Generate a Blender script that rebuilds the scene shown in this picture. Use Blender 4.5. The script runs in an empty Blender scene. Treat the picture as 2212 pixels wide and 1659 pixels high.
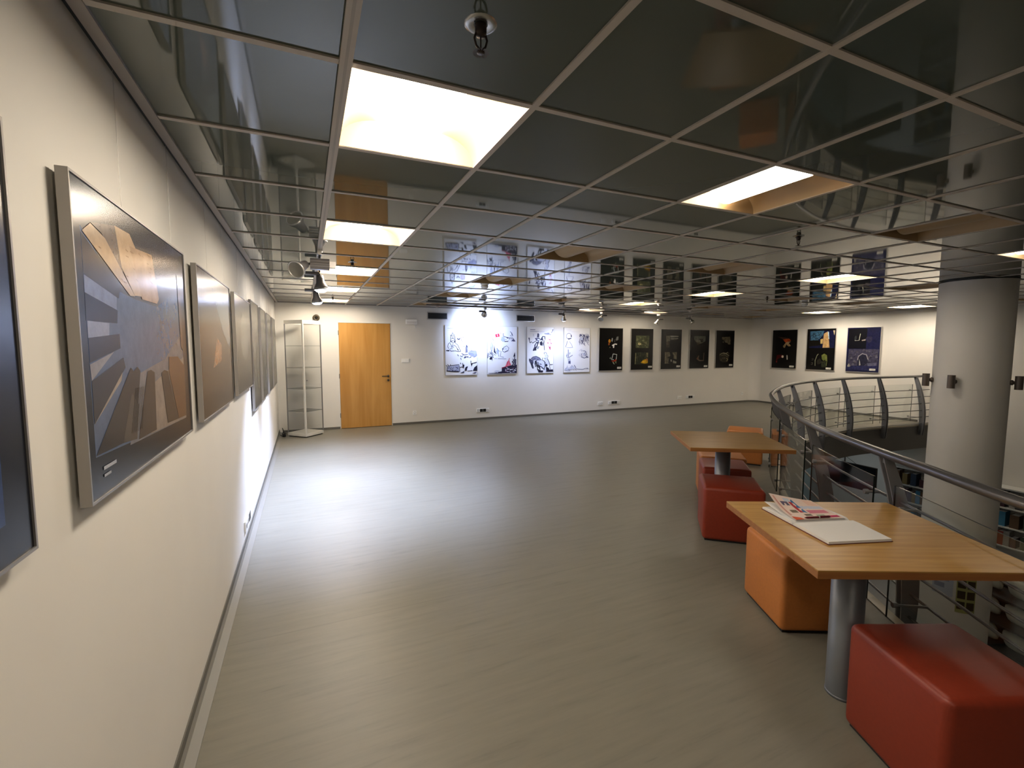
import bpy, math, random
from mathutils import Vector, Matrix
random.seed(7)
sc = bpy.context.scene
COL = sc.collection
# ------------------------------------------------------------------ camera
cam_d = bpy.data.cameras.new('camera'); cam = bpy.data.objects.new('camera', cam_d); COL.objects.link(cam)
yaw, pitch, roll = 0.418565, -0.082346, 0.001534
F = Vector((math.sin(yaw)*math.cos(pitch), math.cos(yaw)*math.cos(pitch), math.sin(pitch)))
R0 = Vector((math.cos(yaw), -math.sin(yaw), 0)); U0 = R0.cross(F)
Rv = R0*math.cos(roll)+U0*math.sin(roll); Uv = -R0*math.sin(roll)+U0*math.cos(roll)
M = Matrix((Rv, Uv, -F)).transposed().to_4x4(); M.translation = Vector((0.4718, -1.46, 1.6495))
cam.matrix_world = M
cam_d.sensor_width = 36; cam_d.lens = 998.0/2212*36; cam_d.clip_start = 0.02; cam_d.clip_end = 100
sc.camera = cam
# ------------------------------------------------------------------ world, exposure
w = bpy.data.worlds.new('world'); sc.world = w; w.use_nodes = True
w.node_tree.nodes['Background'].inputs[0].default_value = (0.5, 0.55, 0.6, 1)
w.node_tree.nodes['Background'].inputs[1].default_value = 0.0
sc.view_settings.view_transform = 'Standard'; sc.view_settings.look = 'None'
sc.view_settings.exposure = 0.46; sc.view_settings.gamma = 1.0; sc.view_settings.use_curve_mapping = False
LAMP_ON = 16.0           # ceiling luminaires
LAMP_LEFT = 34.0         # the rows along the left and right walls carry stronger tubes
LAMP_COL = (1.0, 0.90, 0.75)
SPOT_COL = (0.52, 0.64, 1.0)
H = 2.45                 # ceiling height
WX = -0.035              # left wall plane
BY = 8.22                # back wall plane
RX = 12.70               # right wall plane
NY = -6.6                # wall behind the camera
LZ = -3.2                # lower floor
# ------------------------------------------------------------------ materials
def s2l(c):
    return tuple((x/255/12.92 if x/255 <= 0.04045 else ((x/255+0.055)/1.055)**2.4) for x in c)
MATS = {}
def mat(name, rgb, rough=0.5, metal=0.0, spec=0.5, emit=None, estr=0.0, coat=0.0, noise=None, bump=None, trans=0.0, ior=1.45, alpha=None):
    if name in MATS: return MATS[name]
    m = bpy.data.materials.new(name); m.use_nodes = True
    nt = m.node_tree; b = nt.nodes['Principled BSDF']
    b.inputs['Base Color'].default_value = (*rgb, 1); b.inputs['Roughness'].default_value = rough
    b.inputs['Metallic'].default_value = metal; b.inputs['Specular IOR Level'].default_value = spec
    b.inputs['IOR'].default_value = ior
    if coat: b.inputs['Coat Weight'].default_value = coat; b.inputs['Coat Roughness'].default_value = 0.05
    if trans: b.inputs['Transmission Weight'].default_value = trans
    if emit: b.inputs['Emission Color'].default_value = (*emit, 1); b.inputs['Emission Strength'].default_value = estr
    if noise:      # (scale xyz, amount)
        tc = nt.nodes.new('ShaderNodeTexCoord'); mp = nt.nodes.new('ShaderNodeMapping'); nz = nt.nodes.new('ShaderNodeTexNoise')
        mp.inputs['Scale'].default_value = noise[0]; nz.inputs['Scale'].default_value = 1.0; nz.inputs['Detail'].default_value = 5
        rp = nt.nodes.new('ShaderNodeValToRGB'); a = noise[1]
        rp.color_ramp.elements[0].position = 0.3; rp.color_ramp.elements[1].position = 0.7
        rp.color_ramp.elements[0].color = (*[c*(1-a) for c in rgb], 1); rp.color_ramp.elements[1].color = (*[min(1, c*(1+a)) for c in rgb], 1)
        nt.links.new(tc.outputs['Object'], mp.inputs['Vector']); nt.links.new(mp.outputs['Vector'], nz.inputs['Vector'])
        nt.links.new(nz.outputs['Fac'], rp.inputs['Fac']); nt.links.new(rp.outputs['Color'], b.inputs['Base Color'])
        if bump:
            bp = nt.nodes.new('ShaderNodeBump'); bp.inputs['Strength'].default_value = bump; bp.inputs['Distance'].default_value = 0.002
            nt.links.new(nz.outputs['Fac'], bp.inputs['Height']); nt.links.new(bp.outputs['Normal'], b.inputs['Normal'])
    MATS[name] = m
    return m
M_wall = mat('wall_paint', (0.765, 0.74, 0.69), 0.85, spec=0.2, noise=((2.5, 2.5, 2.5), 0.015))
M_tile = mat('ceiling_tile_gloss', (0.080, 0.096, 0.080), 0.035, spec=0.5, ior=1.5)
M_grid = mat('ceiling_grid', (0.52, 0.47, 0.41), 0.55)
M_trim = mat('wall_angle', (0.36, 0.33, 0.31), 0.35, metal=0.3)
M_dark = mat('plenum_dark', (0.03, 0.03, 0.03), 0.9)
M_fix = mat('luminaire_cream', (0.44, 0.32, 0.18), 0.5)
M_lamp = mat('luminaire_lit', (0.9, 0.85, 0.75), 0.6, emit=LAMP_COL, estr=LAMP_ON)
M_lampR = mat('luminaire_lit_right', (0.9, 0.85, 0.75), 0.6, emit=LAMP_COL, estr=52.0)
M_lampF = mat('luminaire_lit_far', (0.9, 0.85, 0.75), 0.6, emit=LAMP_COL, estr=46.0)
M_lampD = mat('luminaire_lit_weak', (0.9, 0.85, 0.75), 0.6, emit=LAMP_COL, estr=8.0)
M_lampL = mat('luminaire_lit_strong', (0.9, 0.85, 0.75), 0.6, emit=LAMP_COL, estr=LAMP_LEFT)
M_alu = mat('brushed_aluminium', (0.62, 0.60, 0.57), 0.38, metal=0.75)
M_frame = mat('frame_aluminium', (0.36, 0.34, 0.32), 0.4, metal=0.6)
M_alu_d = mat('dark_aluminium', (0.30, 0.29, 0.29), 0.4, metal=0.7)
M_steel = mat('railing_steel', (0.155, 0.15, 0.15), 0.28, metal=0.7)
M_steelp = mat('railing_post_paint', (0.23, 0.23, 0.24), 0.42, metal=0.4)
M_black = mat('black_plastic', (0.012, 0.012, 0.012), 0.45)
M_white = mat('white_plastic', (0.90, 0.90, 0.88), 0.4)
M_glass = None
M_shelfglass = None
M_base = mat('cove_grey', (0.20, 0.19, 0.165), 0.45)
M_base2 = mat('cove_grey_dark', (0.13, 0.123, 0.105), 0.5)
M_fascia = mat('slab_fascia', (0.17, 0.16, 0.15), 0.7)
M_red = mat('red_leatherette', (0.235, 0.030, 0.012), 0.42, noise=((60, 60, 60), 0.05), bump=0.05)
M_orange = mat('orange_leatherette', (0.52, 0.185, 0.045), 0.42, noise=((60, 60, 60), 0.05), bump=0.05)
M_leg = mat('table_leg_grey', (0.20, 0.215, 0.24), 0.4, metal=0.5)
M_page = mat('paper_white', (0.74, 0.73, 0.72), 0.8)
M_cover = mat('book_cover', (0.12, 0.02, 0.02), 0.5)
M_pen = mat('pen_maroon', (0.10, 0.006, 0.012), 0.25)
M_lowall = mat('lower_wall_cool_tint', (0.36, 0.43, 0.42), 0.85)  # blue-green tint puts the cool light below into the wall colour
M_lofloor = mat('lower_floor_tile', (0.38, 0.36, 0.33), 0.5)
M_shelfw = mat('bookcase_white', (0.62, 0.62, 0.60), 0.5)
M_screen = mat('screen_black', (0.004, 0.006, 0.012), 0.25)
M_cushion = mat('pale_fabric', (0.62, 0.60, 0.50), 0.9)

def glass_mat(name, tint, refl_rough=0.02):
    m = bpy.data.materials.new(name); m.use_nodes = True; nt = m.node_tree
    for n in list(nt.nodes): nt.nodes.remove(n)
    out = nt.nodes.new('ShaderNodeOutputMaterial'); mix = nt.nodes.new('ShaderNodeMixShader')
    tr = nt.nodes.new('ShaderNodeBsdfTransparent'); gl = nt.nodes.new('ShaderNodeBsdfGlossy'); lw = nt.nodes.new('ShaderNodeLayerWeight')
    tr.inputs['Color'].default_value = (*tint, 1); gl.inputs['Roughness'].default_value = refl_rough; lw.inputs['Blend'].default_value = 0.5
    pw = nt.nodes.new('ShaderNodeMath'); pw.operation = 'POWER'; pw.inputs[1].default_value = 5.0      # Schlick's Fresnel term
    fr = nt.nodes.new('ShaderNodeMath'); fr.operation = 'MULTIPLY_ADD'; fr.inputs[1].default_value = 0.96; fr.inputs[2].default_value = 0.04
    nt.links.new(lw.outputs['Facing'], pw.inputs[0]); nt.links.new(pw.outputs[0], fr.inputs[0])
    nt.links.new(fr.outputs[0], mix.inputs[0]); nt.links.new(tr.outputs[0], mix.inputs[1]); nt.links.new(gl.outputs[0], mix.inputs[2])
    nt.links.new(mix.outputs[0], out.inputs['Surface'])
    return m
M_glass = glass_mat('railing_glass', (0.965, 0.98, 0.97))
M_shelfglass = glass_mat('cabinet_glass', (0.993, 0.996, 0.993))
M_glassedge = mat('glass_edge', (0.010, 0.014, 0.012), 0.2)

def wood_mat(name, c1, c2, scale, rough=0.38, axis='X'):
    m = bpy.data.materials.new(name); m.use_nodes = True; nt = m.node_tree; b = nt.nodes['Principled BSDF']
    tc = nt.nodes.new('ShaderNodeTexCoord'); mp = nt.nodes.new('ShaderNodeMapping'); mp.inputs['Scale'].default_value = scale
    n1 = nt.nodes.new('ShaderNodeTexNoise'); n1.inputs['Scale'].default_value = 1; n1.inputs['Detail'].default_value = 6; n1.inputs['Distortion'].default_value = 0.4
    rp = nt.nodes.new('ShaderNodeValToRGB'); rp.color_ramp.elements[0].position = 0.32; rp.color_ramp.elements[1].position = 0.68
    rp.color_ramp.elements[0].color = (*c1, 1); rp.color_ramp.elements[1].color = (*c2, 1)
    nt.links.new(tc.outputs['Object'], mp.inputs['Vector']); nt.links.new(mp.outputs['Vector'], n1.inputs['Vector'])
    nt.links.new(n1.outputs['Fac'], rp.inputs['Fac']); nt.links.new(rp.outputs['Color'], b.inputs['Base Color'])
    b.inputs['Roughness'].default_value = rough
    return m
M_table = wood_mat('table_oak', (0.36, 0.19, 0.042), (0.48, 0.275, 0.078), (3, 45, 45), 0.33)
M_tedge = wood_mat('table_oak_edge_shaded', (0.27, 0.10, 0.025), (0.34, 0.14, 0.035), (3, 45, 45), 0.5)  # darker copy of the oak, shading put into the table's sides
M_door = wood_mat('door_oak', (0.47, 0.225, 0.045), (0.60, 0.32, 0.085), (9, 9, 0.7), 0.4)

def floor_mat():
    m = bpy.data.materials.new('floor_vinyl'); m.use_nodes = True; nt = m.node_tree; b = nt.nodes['Principled BSDF']
    tc = nt.nodes.new('ShaderNodeTexCoord'); mp = nt.nodes.new('ShaderNodeMapping'); mp.inputs['Scale'].default_value = (1.6, 16, 1)
    n1 = nt.nodes.new('ShaderNodeTexNoise'); n1.inputs['Scale'].default_value = 1.3; n1.inputs['Detail'].default_value = 8; n1.inputs['Roughness'].default_value = 0.65
    rp = nt.nodes.new('ShaderNodeValToRGB')
    base = (0.190, 0.178, 0.142)
    e = rp.color_ramp.elements; e[0].position = 0.28; e[0].color = (*[c*0.80 for c in base], 1); e[1].position = 0.62; e[1].color = (*[c*1.06 for c in base], 1)
    el = rp.color_ramp.elements.new(0.42); el.color = (*[c*0.97 for c in base], 1)
    nt.links.new(tc.outputs['Object'], mp.inputs['Vector']); nt.links.new(mp.outputs['Vector'], n1.inputs['Vector']); nt.links.new(n1.outputs['Fac'], rp.inputs['Fac'])
    # welded seams every 2 m across the room (flat lines in the sheet)
    sx = nt.nodes.new('ShaderNodeSeparateXYZ'); nt.links.new(tc.outputs['Object'], sx.inputs[0])
    mo = nt.nodes.new('ShaderNodeMath'); mo.operation = 'PINGPONG'; mo.inputs[1].default_value = 1.0
    ad = nt.nodes.new('ShaderNodeMath'); ad.operation = 'ADD'; ad.inputs[1].default_value = 0.62
    nt.links.new(sx.outputs['Y'], ad.inputs[0]); nt.links.new(ad.outputs[0], mo.inputs[0])
    lt = nt.nodes.new('ShaderNodeMath'); lt.operation = 'LESS_THAN'; lt.inputs[1].default_value = 0.003
    nt.links.new(mo.outputs[0], lt.inputs[0])
    # scuffs
    mp2 = nt.nodes.new('ShaderNodeMapping'); mp2.inputs['Scale'].default_value = (3.2, 34, 1); mp2.inputs['Rotation'].default_value = (0, 0, 0.05)
    n2 = nt.nodes.new('ShaderNodeTexNoise'); n2.inputs['Scale'].default_value = 1.0; n2.inputs['Detail'].default_value = 2
    nt.links.new(tc.outputs['Object'], mp2.inputs['Vector']); nt.links.new(mp2.outputs['Vector'], n2.inputs['Vector'])
    r2 = nt.nodes.new('ShaderNodeMapRange'); r2.inputs['From Min'].default_value = 0.70; r2.inputs['From Max'].default_value = 0.80; r2.inputs['To Max'].default_value = 0.45
    nt.links.new(n2.outputs['Fac'], r2.inputs['Value'])
    mx = nt.nodes.new('ShaderNodeMath'); mx.operation = 'MAXIMUM'
    sc1 = nt.nodes.new('ShaderNodeMath'); sc1.operation = 'MULTIPLY'; sc1.inputs[1].default_value = 0.3
    nt.links.new(lt.outputs[0], sc1.inputs[0]); nt.links.new(sc1.outputs[0], mx.inputs[0]); nt.links.new(r2.outputs[0], mx.inputs[1])
    mix = nt.nodes.new('ShaderNodeMix'); mix.data_type = 'RGBA'; mix.inputs['B'].default_value = (0.09, 0.08, 0.065, 1)
    nt.links.new(mx.outputs[0], mix.inputs['Factor']); nt.links.new(rp.outputs['Color'], mix.inputs['A']); nt.links.new(mix.outputs['Result'], b.inputs['Base Color'])
    b.inputs['Roughness'].default_value = 0.42; b.inputs['Specular IOR Level'].default_value = 0.45
    return m
M_floor = floor_mat()

def print_mat(name, rough, spec=0.5, coat=0.0, grain=0.0):
    m = bpy.data.materials.new(name); m.use_nodes = True; nt = m.node_tree; b = nt.nodes['Principled BSDF']
    at = nt.nodes.new('ShaderNodeAttribute'); at.attribute_name = 'Col'
    nt.links.new(at.outputs['Color'], b.inputs['Base Color'])
    if grain:
        tc = nt.nodes.new('ShaderNodeTexCoord'); nz = nt.nodes.new('ShaderNodeTexNoise'); nz.inputs['Scale'].default_value = 22; nz.inputs['Detail'].default_value = 8; nz.inputs['Roughness'].default_value = 0.7
        mr = nt.nodes.new('ShaderNodeMapRange'); mr.inputs['From Min'].default_value = 0.3; mr.inputs['From Max'].default_value = 0.7; mr.inputs['To Min'].default_value = 1-grain; mr.inputs['To Max'].default_value = 1+grain
        mu = nt.nodes.new('ShaderNodeMix'); mu.data_type = 'RGBA'; mu.blend_type = 'MULTIPLY'; mu.inputs['Factor'].default_value = 1.0
        nt.links.new(tc.outputs['Object'], nz.inputs['Vector']); nt.links.new(nz.outputs['Fac'], mr.inputs['Value'])
        nt.links.new(at.outputs['Color'], mu.inputs['A']); nt.links.new(mr.outputs[0], mu.inputs['B']); nt.links.new(mu.outputs['Result'], b.inputs['Base Color'])
    b.inputs['Roughness'].default_value = rough; b.inputs['Specular IOR Level'].default_value = spec
    if coat: b.inputs['Coat Weight'].default_value = coat; b.inputs['Coat Roughness'].default_value = 0.1
    return m
M_print = print_mat('print_semigloss', 0.22, 0.45, grain=0.16)
M_printm = print_mat('print_matt', 0.6, 0.3)
M_printd = print_mat('print_satin', 0.22, 0.3, grain=0.45)
# ------------------------------------------------------------------ mesh helpers
class MB:
    def __init__(s): s.v = []; s.f = []; s.c = []; s.sm = []
    def add(s, vs, fs, smooth=False, col=None):
        n = len(s.v); s.v += [tuple(x) for x in vs]
        for f in fs: s.f.append([i+n for i in f]); s.sm.append(smooth); s.c.append(col)
        return s
    def box(s, x0, x1, y0, y1, z0, z1, col=None):
        return s.add([(x0,y0,z0),(x1,y0,z0),(x1,y1,z0),(x0,y1,z0),(x0,y0,z1),(x1,y0,z1),(x1,y1,z1),(x0,y1,z1)],
                     [(0,3,2,1),(4,5,6,7),(0,1,5,4),(1,2,6,5),(2,3,7,6),(3,0,4,7)], col=col)
    def prism(s, poly, z0, z1, smooth=False, col=None):
        n = len(poly)
        vs = [(x,y,z0) for x,y in poly]+[(x,y,z1) for x,y in poly]
        s.add(vs, [tuple(range(n-1,-1,-1)), tuple(range(n,2*n))], col=col)
        return s.add(vs, [(i,(i+1)%n,n+(i+1)%n,n+i) for i in range(n)], smooth, col=col)
    def tube(s, pts, r, seg=8, caps=True, smooth=True):
        pts = [Vector(p) for p in pts]; rs = r if isinstance(r, (list, tuple)) else [r]*len(pts)
        vs = []; fs = []; up = None
        for i, p in enumerate(pts):
            t = (pts[min(i+1, len(pts)-1)]-pts[max(i-1, 0)]).normalized()
            if up is None:
                a = Vector((0,0,1)) if abs(t.z) < 0.9 else Vector((1,0,0)); up = t.cross(a).normalized()
            u = (up-t*up.dot(t)).normalized(); up = u; wv = t.cross(u)
            for k in range(seg):
                a = 2*math.pi*k/seg; vs.append(p+(u*math.cos(a)+wv*math.sin(a))*rs[i])
        for i in range(len(pts)-1):
            for k in range(seg): fs.append((i*seg+k, i*seg+(k+1)%seg, (i+1)*seg+(k+1)%seg, (i+1)*seg+k))
        s.add(vs, fs, smooth)
        if caps:
            s.add(vs[:seg], [tuple(range(seg-1,-1,-1))]); s.add(vs[-seg:], [tuple(range(seg))])
        return s
    def lathe(s, prof, seg=24, axis='Z', smooth=True):
        vs = []; fs = []; n = len(prof)
        for k in range(seg):
            a = 2*math.pi*k/seg
            for r, z in prof: vs.append((r*math.cos(a), r*math.sin(a), z))
        for k in range(seg):
            for i in range(n-1): fs.append((k*n+i, ((k+1)%seg)*n+i, ((k+1)%seg)*n+i+1, k*n+i+1))
        if axis == 'Y': vs = [(x, -z, y) for x, y, z in vs]
        if axis == 'X': vs = [(z, y, -x) for x, y, z in vs]
        return s.add(vs, fs, smooth)
    def strip(s, rows, smooth=True, closed=False):   # rows: list of equally long point lists
        n = len(rows[0]); vs = [p for r in rows for p in r]; fs = []
        for i in range(len(rows)-1):
            for k in range(n if closed else n-1): fs.append((i*n+k, i*n+(k+1)%n, (i+1)*n+(k+1)%n, (i+1)*n+k))
        return s.add(vs, fs, smooth)
    def xf(s, m):
        s.v = [tuple(m @ Vector(p)) for p in s.v]; return s
    def mesh(s, name, material):
        me = bpy.data.meshes.new(name); me.from_pydata(s.v, [], s.f)
        me.polygons.foreach_set('use_smooth', s.sm)
        if any(c is not None for c in s.c):
            at = me.color_attributes.new('Col', 'FLOAT_COLOR', 'CORNER'); k = 0
            for i, p in enumerate(me.polygons):
                c = s.c[i] or (1,1,1)
                for _ in p.vertices: at.data[k].color = (*c, 1); k += 1
        if material: me.materials.append(material)
        me.update(); return me
    def build(s, name, material, parent=None, **kw):
        o = bpy.data.objects.new(name, s.mesh(name, material)); COL.objects.link(o)
        if parent: o.parent = parent
        for k, v in kw.items(): o[k] = v
        return o
def bevel(o, wd=0.004, seg=2):
    m = o.modifiers.new('bevel', 'BEVEL'); m.width = wd; m.segments = seg; m.limit_method = 'ANGLE'; return o
def thing(name, label, cat, loc=(0,0,0), rz=0, group=None):
    o = bpy.data.objects.new(name, None); COL.objects.link(o); o.empty_display_size = 0.05
    o.location = loc; o.rotation_euler = (0,0,rz); o['label'] = label; o['category'] = cat
    if group: o['group'] = group
    return o
def tag(o, label, cat, group=None):
    o['label'] = label; o['category'] = cat
    if group: o['group'] = group
    return o
def struct(o, label=None):
    o['kind'] = 'structure'
    if label: o['label'] = label
    return o
def sobj(o, parent, loc=None):           # share mesh copy
    c = o.copy(); COL.objects.link(c); c.parent = parent
    if loc is not None: c.location = loc
    return c
def copy_tree(o, parent=None):
    c = o.copy(); COL.objects.link(c)
    if parent: c.parent = parent
    for ch in list(o.children): copy_tree(ch, c)
    return c
def catmull(P, n=8):
    P = [Vector(p) for p in P]; P = [P[0]*2-P[1]]+P+[P[-1]*2-P[-2]]; out = []
    for i in range(1, len(P)-2):
        for k in range(n):
            t = k/n; a, b, c, d = P[i-1], P[i], P[i+1], P[i+2]
            out.append(0.5*((2*b)+(c-a)*t+(2*a-5*b+4*c-d)*t*t+(3*b-a-3*c+d)*t**3))
    out.append(P[-2]); return out
# ------------------------------------------------------------------ the curve of the balcony edge
RAILP = [(2.42,-5.2),(2.42,-3.2),(2.50,-2.1),(2.70,-1.25),(2.96,-0.68),(3.24,-0.25),(3.44,0.06),(3.75,0.50),(4.06,0.88),(4.55,1.40),(5.0,1.83),(5.5,2.26),(6.0,2.63),(7.05,3.24),(7.9,3.60),(8.74,3.85),(9.84,4.03),(10.7,4.05),(11.66,3.98),(12.68,3.88)]
RAILP = [(x, y) if i < 3 else (round(0.4718+(x-0.4718)*k, 3), round(-1.46+(y+1.46)*k, 3)) for i, (x, y) in enumerate(RAILP) for k in [1.061 if i < 10 else 1.061-0.046*(i-9)/9]]
RAILP[-1] = (12.68, RAILP[-2][1]-0.06)
RAILP[2] = (2.60,-2.1); RAILP[1] = (2.50,-3.2); RAILP[0] = (2.48,-5.2)
raw = catmull([(x,y,0) for x,y in RAILP], 10)
# arc-length resample
S = [0]
for a, b in zip(raw, raw[1:]): S.append(S[-1]+(b-a).length)
def at_s(s):
    s = max(0, min(S[-1], s))
    lo = 0
    for i in range(len(S)-1):
        if S[i+1] >= s: lo = i; break
    t = (s-S[lo])/max(1e-9, S[lo+1]-S[lo]); p = raw[lo].lerp(raw[lo+1], t)
    i0 = max(0, lo-2); i1 = min(len(raw)-1, lo+3); tg = (raw[i1]-raw[i0]).normalized()
    return p, tg, Vector((tg.y, -tg.x, 0))       # point, tangent, normal towards the void
def s_near(x, y):
    return min(((raw[i]-Vector((x,y,0))).length, S[i]) for i in range(len(raw)))[1]
EDGE = 0.13
# ------------------------------------------------------------------ floor, walls
edge = [at_s(S[-1]*k/150) for k in range(151)]
ep = [(p+n*EDGE).to_tuple()[:2] for p, t, n in edge]
poly = [(WX-0.1, NY-0.1), (ep[0][0], NY-0.1)] + ep + [(RX+0.1, ep[-1][1]), (RX+0.1, BY+0.1), (WX-0.1, BY+0.1)]
fl = MB(); n = len(poly)
fl.add([(x,y,0) for x,y in poly], [tuple(range(n))])
floor = struct(fl.build('floor', M_floor))
so = MB(); so.add([(x,y,-0.52) for x,y in poly], [tuple(range(n-1,-1,-1))])
fa = MB()
ring = [(ep[0][0], NY)] + ep
fa.strip([[(x,y,-0.015) for x,y in ring], [(x,y,-0.52) for x,y in ring]], smooth=True)
struct(so.build('ceiling_lower', mat('soffit', (0.6,0.6,0.58), 0.8)))
struct(fa.build('trim_1', M_fascia))
es = MB()
rows = []
for zz, off in ((0.006, EDGE-0.05), (0.006, EDGE+0.008), (-0.03, EDGE+0.008), (-0.03, EDGE-0.05)):
    rows.append([(*(p+nn*off).to_tuple()[:2], zz) for p, t, nn in edge])
es.strip(rows, smooth=False)
struct(es.build('trim_2', mat('edge_strip', (0.55,0.50,0.40), 0.4)))
DX0, DX1, DZ = 1.062, 2.055, 2.098      # door opening
wl = MB().box(WX-0.1, WX, NY-0.1, BY+0.1, -0.5, H+0.3); struct(wl.build('wall_left', M_wall))
wb = MB()
wb.box(WX-0.1, DX0-0.012, BY, BY+0.12, LZ, H+0.3); wb.box(DX1+0.012, RX+0.1, BY, BY+0.12, LZ, H+0.3); wb.box(DX0-0.012, DX1+0.012, BY, BY+0.12, DZ+0.01, H+0.3)
wb.box(DX0-0.012, DX1+0.012, BY+0.06, BY+0.12, 0, DZ+0.01)
struct(wb.build('wall_back', M_wall))
struct(MB().box(RX, RX+0.1, NY-0.1, BY+0.1, LZ, H+0.3).build('wall_right', M_wall))
struct(MB().box(WX-0.1, RX+0.1, NY-0.1, NY, LZ, H+0.3).build('wall_rear', M_wall))
# lower storey
struct(MB().box(1.0, RX, NY, BY, LZ-0.1, LZ).build('floor_lower', M_lofloor))
struct(MB().box(1.0, RX, 6.0, 6.1, LZ, -0.52).build('wall_lower_back', M_lowall))
struct(MB().box(1.0, 1.1, NY, 6.0, LZ, -0.52).build('wall_lower_left', M_lowall))
# coved baseboards
def baseboard(name, pts, nrm, mat_up=M_base2):
    b = MB(); prof = [(0.0, 0.065), (0.006, 0.065), (0.008, 0.03)]
    b.strip([[(x+nrm[0]*d, y+nrm[1]*d, z) for x, y in pts] for d, z in prof], smooth=False)
    o = struct(b.build(name, mat_up))
    c = MB(); prof = [(0.008, 0.03), (0.018, 0.012), (0.058, 0.003), (0.058, 0.0)]
    c.strip([[(x+nrm[0]*d, y+nrm[1]*d, z) for x, y in pts] for d, z in prof], smooth=False)
    c.build('floor_strip', M_base, o)
    return o
def seg(a, b, n=12): return [(a[0]+(b[0]-a[0])*i/n, a[1]+(b[1]-a[1])*i/n) for i in range(n+1)]
baseboard('baseboard_left', seg((WX, NY), (WX, BY)), (1, 0))
def thinbase(name, a, b, nrm):
    o = MB(); x0, x1 = sorted((a[0], b[0]+nrm[0]*0.010)); y0, y1 = sorted((a[1], b[1]+nrm[1]*0.010))
    o.box(x0, x1, y0, y1, 0, 0.045); return struct(o.build(name, M_base2))
thinbase('baseboard_back_left', (WX+0.06, BY), (DX0-0.012, BY), (0, -1))
thinbase('baseboard_back', (DX1+0.012, BY), (RX-0.25, BY), (0, -1))
thinbase('baseboard_right', (RX, 4.1), (RX, BY-0.25), (-1, 0))
# rounded corner between back and right wall
cr = MB(); rr = 0.25; arc = [(RX-rr+rr*math.sin(a), BY-rr+rr*math.cos(a)) for a in [math.pi/2*i/10 for i in range(11)]]
cr.strip([[(x,y,0) for x,y in arc], [(x,y,H) for x,y in arc]]); struct(cr.build('wall_corner', M_wall))
cb = MB(); cb.strip([[(x-(x-(RX-rr))*0.03,y-(y-(BY-rr))*0.03,z) for x,y in arc] for z in (0.045, 0)]); struct(cb.build('baseboard_corner', M_base2))
# ------------------------------------------------------------------ ceiling
ceil = MB().box(WX-0.1, RX+0.1, NY-0.1, BY+0.1, H+0.22, H+0.26).build('ceiling', M_dark); struct(ceil)
G = 0.6
ON = {(1,0),(1,3),(1,6),(1,9),(1,12),(4,0),(10,0),(10,3),(10,6),(10,9),(10,12),(13,12),(19,6),(19,9),(1,-3),(1,-6)}
LI = [1,4,7,10,13,16,19]; LJ = [-9,-6,-3,0,3,6,9,12]
lights = {(i,j) for i in LI for j in LJ}
tile_me = MB().box(-0.2875, 0.2875, -0.2875, 0.2875, 0, 0.008).mesh('tile', M_tile)
jmin = -11; jmax = 13
rest = MB(); cnt = 0
for j in range(jmax, jmin-1, -1):
    for i in range(0, 22):
        if (i,j) in lights: continue
        x0, x1 = i*G+0.0125, (i+1)*G-0.0125; y0, y1 = j*G+0.0125, (j+1)*G-0.0125
        full = True
        if i == 21: x1 = RX; full = False
        if j == 13: y1 = BY; full = False
        if j < -2 or (i == 21 and j < 6):
            rest.box(x0, x1, y0, y1, H+0.005, H+0.013); continue
        if full:
            t = bpy.data.objects.new('ceiling_tile', tile_me); COL.objects.link(t)
            t.location = ((i+0.5)*G, (j+0.5)*G, H+0.006)
            t.rotation_euler = (random.gauss(0, 0.0002), random.gauss(0, 0.0002), 0)
        else:
            t = MB().box(x0, x1, y0, y1, H+0.006, H+0.014).build('ceiling_tile', M_tile)
        t.parent = ceil; cnt += 1
rest.build('ceiling_tiles_rear', M_tile, ceil, kind='stuff')
run_me = MB().box(-0.012, 0.012, NY, BY, 0, 0.03).mesh('runner', M_grid)
for i in range(1, 22):
    r = bpy.data.objects.new('grid_runner', run_me); COL.objects.link(r); r.parent = ceil; r.location = (i*G, 0, H)
cr_me = MB().box(0.0, RX, -0.012, 0.012, 0, 0.03).mesh('cross', M_grid)
for j in range(jmin, 14):
    r = bpy.data.objects.new('cross_runner', cr_me); COL.objects.link(r); r.parent = ceil; r.location = (0, j*G, H+0.0006)
# wall angles
def trimbar(name, x0, x1, y0, y1):
    return struct(MB().box(x0, x1, y0, y1, H-0.004, H+0.03).build(name, M_trim))
trimbar('trim_3', -0.012, 0.022, NY, BY-0.01)
struct(MB().box(WX, -0.012, NY, BY, H+0.02, H+0.03).build('trim_6', M_black))
trimbar('trim_4', WX, RX-0.2, BY-0.03, BY); trimbar('trim_5', RX-0.03, RX, NY, BY-0.2)
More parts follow.
